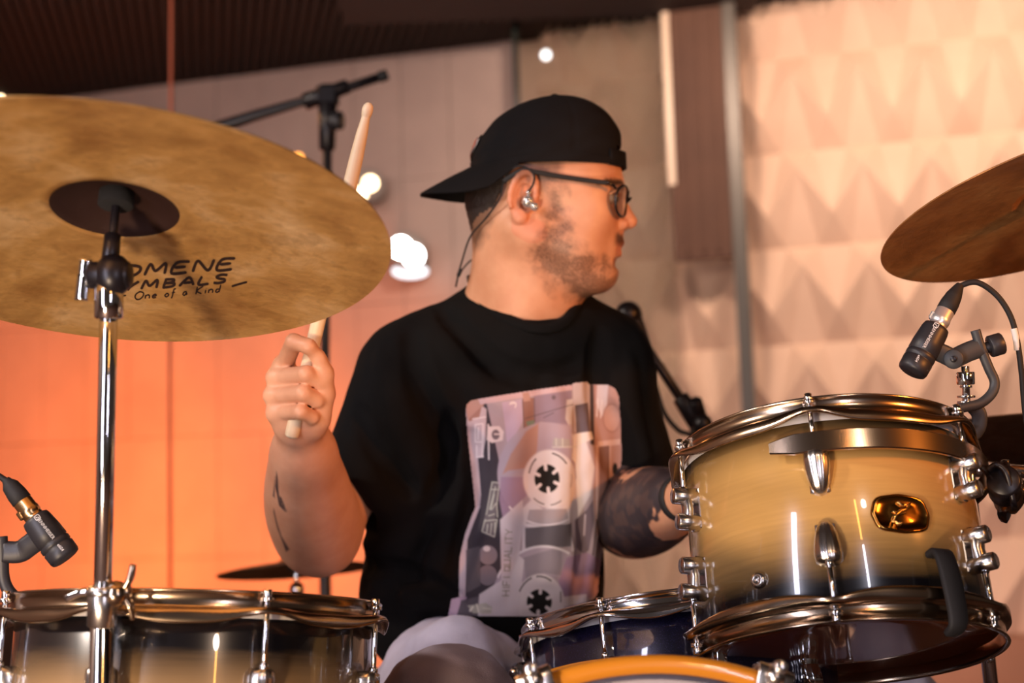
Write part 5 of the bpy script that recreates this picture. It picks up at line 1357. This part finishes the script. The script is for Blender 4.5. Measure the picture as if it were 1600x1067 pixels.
disc(415, 965, 96, 110, (234, 228, 234), .95, 0, 6); pg([(175, 935), (260, 880), (330, 780), (352, 800), (330, 1022), (170, 1022)], (226, 218, 226), .95, 5); pg([(500, 945), (600, 935), (600, 965), (500, 985)], (232, 224, 232), .9)
arc(412, 968, 86, 104, 5, 205, 250, (70, 60, 68)); arc(412, 968, 84, 104, 5, 262, 305, (70, 60, 68)); disc(412, 965, 50, 50, (16, 14, 16))
for k in range(6):
    a_ = math.radians(30 + 60 * k + 6); ln((412 + 55 * math.cos(a_), 965 + 55 * math.sin(a_)), (412 + 36 * math.cos(a_), 965 + 36 * math.sin(a_)), 13, (236, 230, 236))
ln((497, 925), (497, 965), 4, (80, 70, 80)); pg([(258, 640), (345, 560), (350, 640), (330, 790), (300, 860), (262, 900)], (216, 206, 216), .95, 4)
disc(210, 780, 37, 38, (140, 130, 140)); disc(205, 755, 14, 11, (222, 216, 222)); disc(208, 860, 38, 40, (128, 118, 128)); pg([(122, 760), (180, 745), (180, 900), (126, 930)], (96, 90, 98), .9)
pg([(130, 980), (200, 968), (225, 985), (222, 1010), (150, 1010)], (190, 190, 178), .8); ln((140, 1000), (150, 985), 8, (226, 224, 214)); ln((165, 975), (172, 1005), 6, (226, 224, 214)); ln((190, 990), (220, 992), 6, (226, 224, 214))
# the words HIFI QUALITY running up the label
LTR = {'H': [((0, 0), (0, 1)), ((.7, 0), (.7, 1)), ((0, .5), (.7, .5))], 'I': [((.2, 0), (.2, 1))], 'F': [((0, 0), (0, 1)), ((0, 1), (.6, 1)), ((0, .5), (.5, .5))],
 'Q': [((.1, .1), (.1, .9)), ((.1, .9), (.7, .9)), ((.7, .9), (.7, .1)), ((.7, .1), (.1, .1)), ((.5, .3), (.8, 0))], 'U': [((0, 1), (0, .1)), ((0, .1), (.7, .1)), ((.7, .1), (.7, 1))],
 'A': [((0, 0), (.35, 1)), ((.35, 1), (.7, 0)), ((.15, .35), (.55, .35))], 'L': [((0, 1), (0, 0)), ((0, 0), (.6, 0))], 'T': [((.35, 0), (.35, 1)), ((0, 1), (.7, 1))], 'Y': [((0, 1), (.35, .5)), ((.7, 1), (.35, .5)), ((.35, .5), (.35, 0))]}
adv = 0; word = 'HIFI QUALITY'; tw = sum(.5 if c_ in 'I ' else .95 for c_ in word)
for c_ in word:
    for (a0, b0), (a1, b1) in LTR.get(c_, []):
        m_ = lambda a_, b_: (292 - 26 * b_ + 16 * (adv + a_) / tw * .9, 940 - (adv + a_) / tw * 268)
        ln(m_(a0, b0), m_(a1, b1), 3.2, (138, 132, 116))
    adv += .5 if c_ in 'I ' else .95
inside = poly_in(ZX, ZY, outline).reshape(H_, W_); vid = -np.ones((H_, W_), int); vv = []; cc = []
tb = np.array([[0, 0, 0]])
for j in range(H_):
    for i in range(W_):
        if not inside[j, i]: continue
        r_ = ray(gx[i], gy[j]).normalized(); hit = bvh.ray_cast(CAM + r_ * 1.6, r_)
        if hit[0] is None: continue
        vid[j, i] = len(vv); nv = hit[1]; nv = -nv if nv.dot(r_) > 0 else nv; vv.append(hit[0] + nv * .0009); cc.append(colr[j * W_ + i])
fq = []
for j in range(H_ - 1):
    for i in range(W_ - 1):
        q = (vid[j, i], vid[j + 1, i], vid[j + 1, i + 1], vid[j, i + 1])
        if min(q) >= 0: fq.append(q)
pm = mat('cassette_print', (.5, .5, .5, 1), .8); t = NT(pm); t.l(t.n('ShaderNodeVertexColor', layer_name='ink').outputs[0], t.b.inputs['Base Color'])
PR = np_mesh('cassette_print', np.array(vv), np.array(fq), pm); PR.data.transform(WM(SHT).inverted()); PR.parent = SHT
set_col(PR.data, 'ink', np.concatenate([np.array(cc), np.ones((len(cc), 1))], 1))

# ---- jeans
v = Vol(A3((-.32, 1.42, .0)), A3((.62, 2.26, .72)), .006)
v.ell((PEL[0], PEL[1] + .02, .50), (.165, .13, .12), .05)
KR = A3(P(702, 1118, 1.64)); KL = A3((.50, 1.98, .50)); HR = A3((PEL[0] - .09, PEL[1], .50)); HLg = A3((PEL[0] + .10, PEL[1] + .01, .50))
v.cap(HR, KR, .088, .072, .04); v.cap(HLg, KL, .082, .066, .04); v.ell(KR + A3((0, -.005, .006)), (.072, .070, .066), .03)
v.cap(KR, (KR[0] - .02, KR[1] + .06, .10), .068, .050, .03); v.cap(KL, (KL[0] - .0, KL[1] + .05, .10), .062, .048, .03)
v.cap(pp(690, 1034, 1.93), pp(712, 1042, 1.80), .058, .064, .02); v.cap(pp(655, 1052, 1.84), pp(765, 1054, 1.86), .052, .052, .03)
Vj, Fj = v.mesh(3, .5); nj = vnormals(Vj, Fj); Vj = Vj + nj * (fbm(Vj, 14, 3) * .006)[:, None]
jm = mat('jeans_grey', srgb(128, 122, 142), .85); t = NT(jm); o_ = t.obj()
t.l(t.ramp([(.35, srgb(160, 160, 190)), (.65, srgb(208, 208, 232))], t.noise(o_, 9, 4)), t.b.inputs['Base Color']); t.bump(t.noise(t.mapping(o_, (700, 700, 200)), 1.0, 2), .4, .001)
jo = np_mesh('jeans', Vj - np.array(DR.location), Fj, jm, DR)
set_attr(jo.data, 'knee', sstep(-np.linalg.norm((Vj - KR) * np.array((1, .8, 1)), axis=1), -.092, -.080))
img_ = t.b.inputs['Base Color'].links[0].from_socket
t.l(t.mix(img_, srgb(98, 74, 70), t.math('MULTIPLY', t.n('ShaderNodeAttribute', attribute_name='knee').outputs['Fac'], .85)), t.b.inputs['Base Color'])
kp = MB(); kc = Vector(KR + A3((0, -.008, .012)))
for s_, kx in ((-1, KR), (1, KL)):
    sh = MB(); ax0 = Vector((kx[0] - (.02 if s_ < 0 else 0), kx[1] + .055, 0))
    rows = []
    for yy, hw_, hh in ((.09, .030, .06), (.06, .040, .095), (.0, .042, .10), (-.06, .046, .075), (-.13, .048, .055), (-.18, .036, .035), (-.195, .02, .02)):
        rows.append([(ax0.x + hw_ * math.cos(2 * PI * k / 20), ax0.y + yy, .004 + max(0, hh * (.5 + .5 * math.sin(2 * PI * k / 20)))) for k in range(20)])
    sh.grid(rows, True, True); part(sh, 'shoe', 'black_rubber', DR)
# wrist band on the left forearm
wb = MB(); wa = Vector(ELL + (WRL - ELL) * 1.12); wbv = Vector(WRL - ELL).normalized(); q_ = frame(wbv, (0, 0, -1), wa)
wb.lathe([(.0275, -.009), (.0305, -.007), (.0300, .007), (.027, .009)], 40, q_); part(wb, 'wristband', 'black_rubber', DR)

# ---- throne and stick
TH = thing('drum_throne', 'black round drum throne under the drummer', 'stool', Vector((PEL[0], PEL[1] + .03, 0)))
part(MB().lathe([(.001, -.08), (.13, -.08), (.15, -.06), (.15, -.02), (.13, 0), (.001, 0)], 48, Matrix.Translation((PEL[0], PEL[1] + .03, .372))), 'seat', 'black_rubber', TH)
part(MB().cyl((PEL[0], PEL[1] + .03, .32), (PEL[0], PEL[1] + .03, .12), .012), 'post', 'chrome', TH)
tripod(TH, PEL[0], PEL[1] + .03, .22, ph=.2, spread=.26)
def stick(a, b, label):
    a = Vector(a); b = Vector(b); L_ = (b - a).length; q_ = frame((b - a), CAM - a, a)
    t_ = thing('drumstick', label, 'drumstick', q_)
    MB().lathe([(.0001, 0), (.0062, .0005), (.0080, .003), (.0083, .01), (.0083, L_ * .76), (.0078, L_ * .84), (.0066, L_ * .91), (.0050, L_ * .95), (.0048, L_ * .957)], 28).build('shaft', 'stick_wood', t_)
    MB().lathe([(.0048, L_ * .956), (.0060, L_ * .966), (.0064, L_ * .978), (.0056, L_ * .990), (.0030, L_ * .998), (.0001, L_)], 28).build('tip', 'stick_wood', t_)
    return t_
M['stick_wood'] = mat('stick_hickory', srgb(236, 208, 170), .5); t = NT(M['stick_wood'])
t.l(t.ramp([(.3, srgb(226, 196, 156)), (.7, srgb(242, 218, 184))], t.noise(t.mapping(t.obj(), (60, 60, 6)), 2.0, 3)), t.b.inputs['Base Color'])
stick(P(455, 684, HZ - .002), P(577, 160, HZ - .03), 'pale wooden drumstick gripped in the raised fist, tip above the cymbal')
bpy.context.view_layer.update()
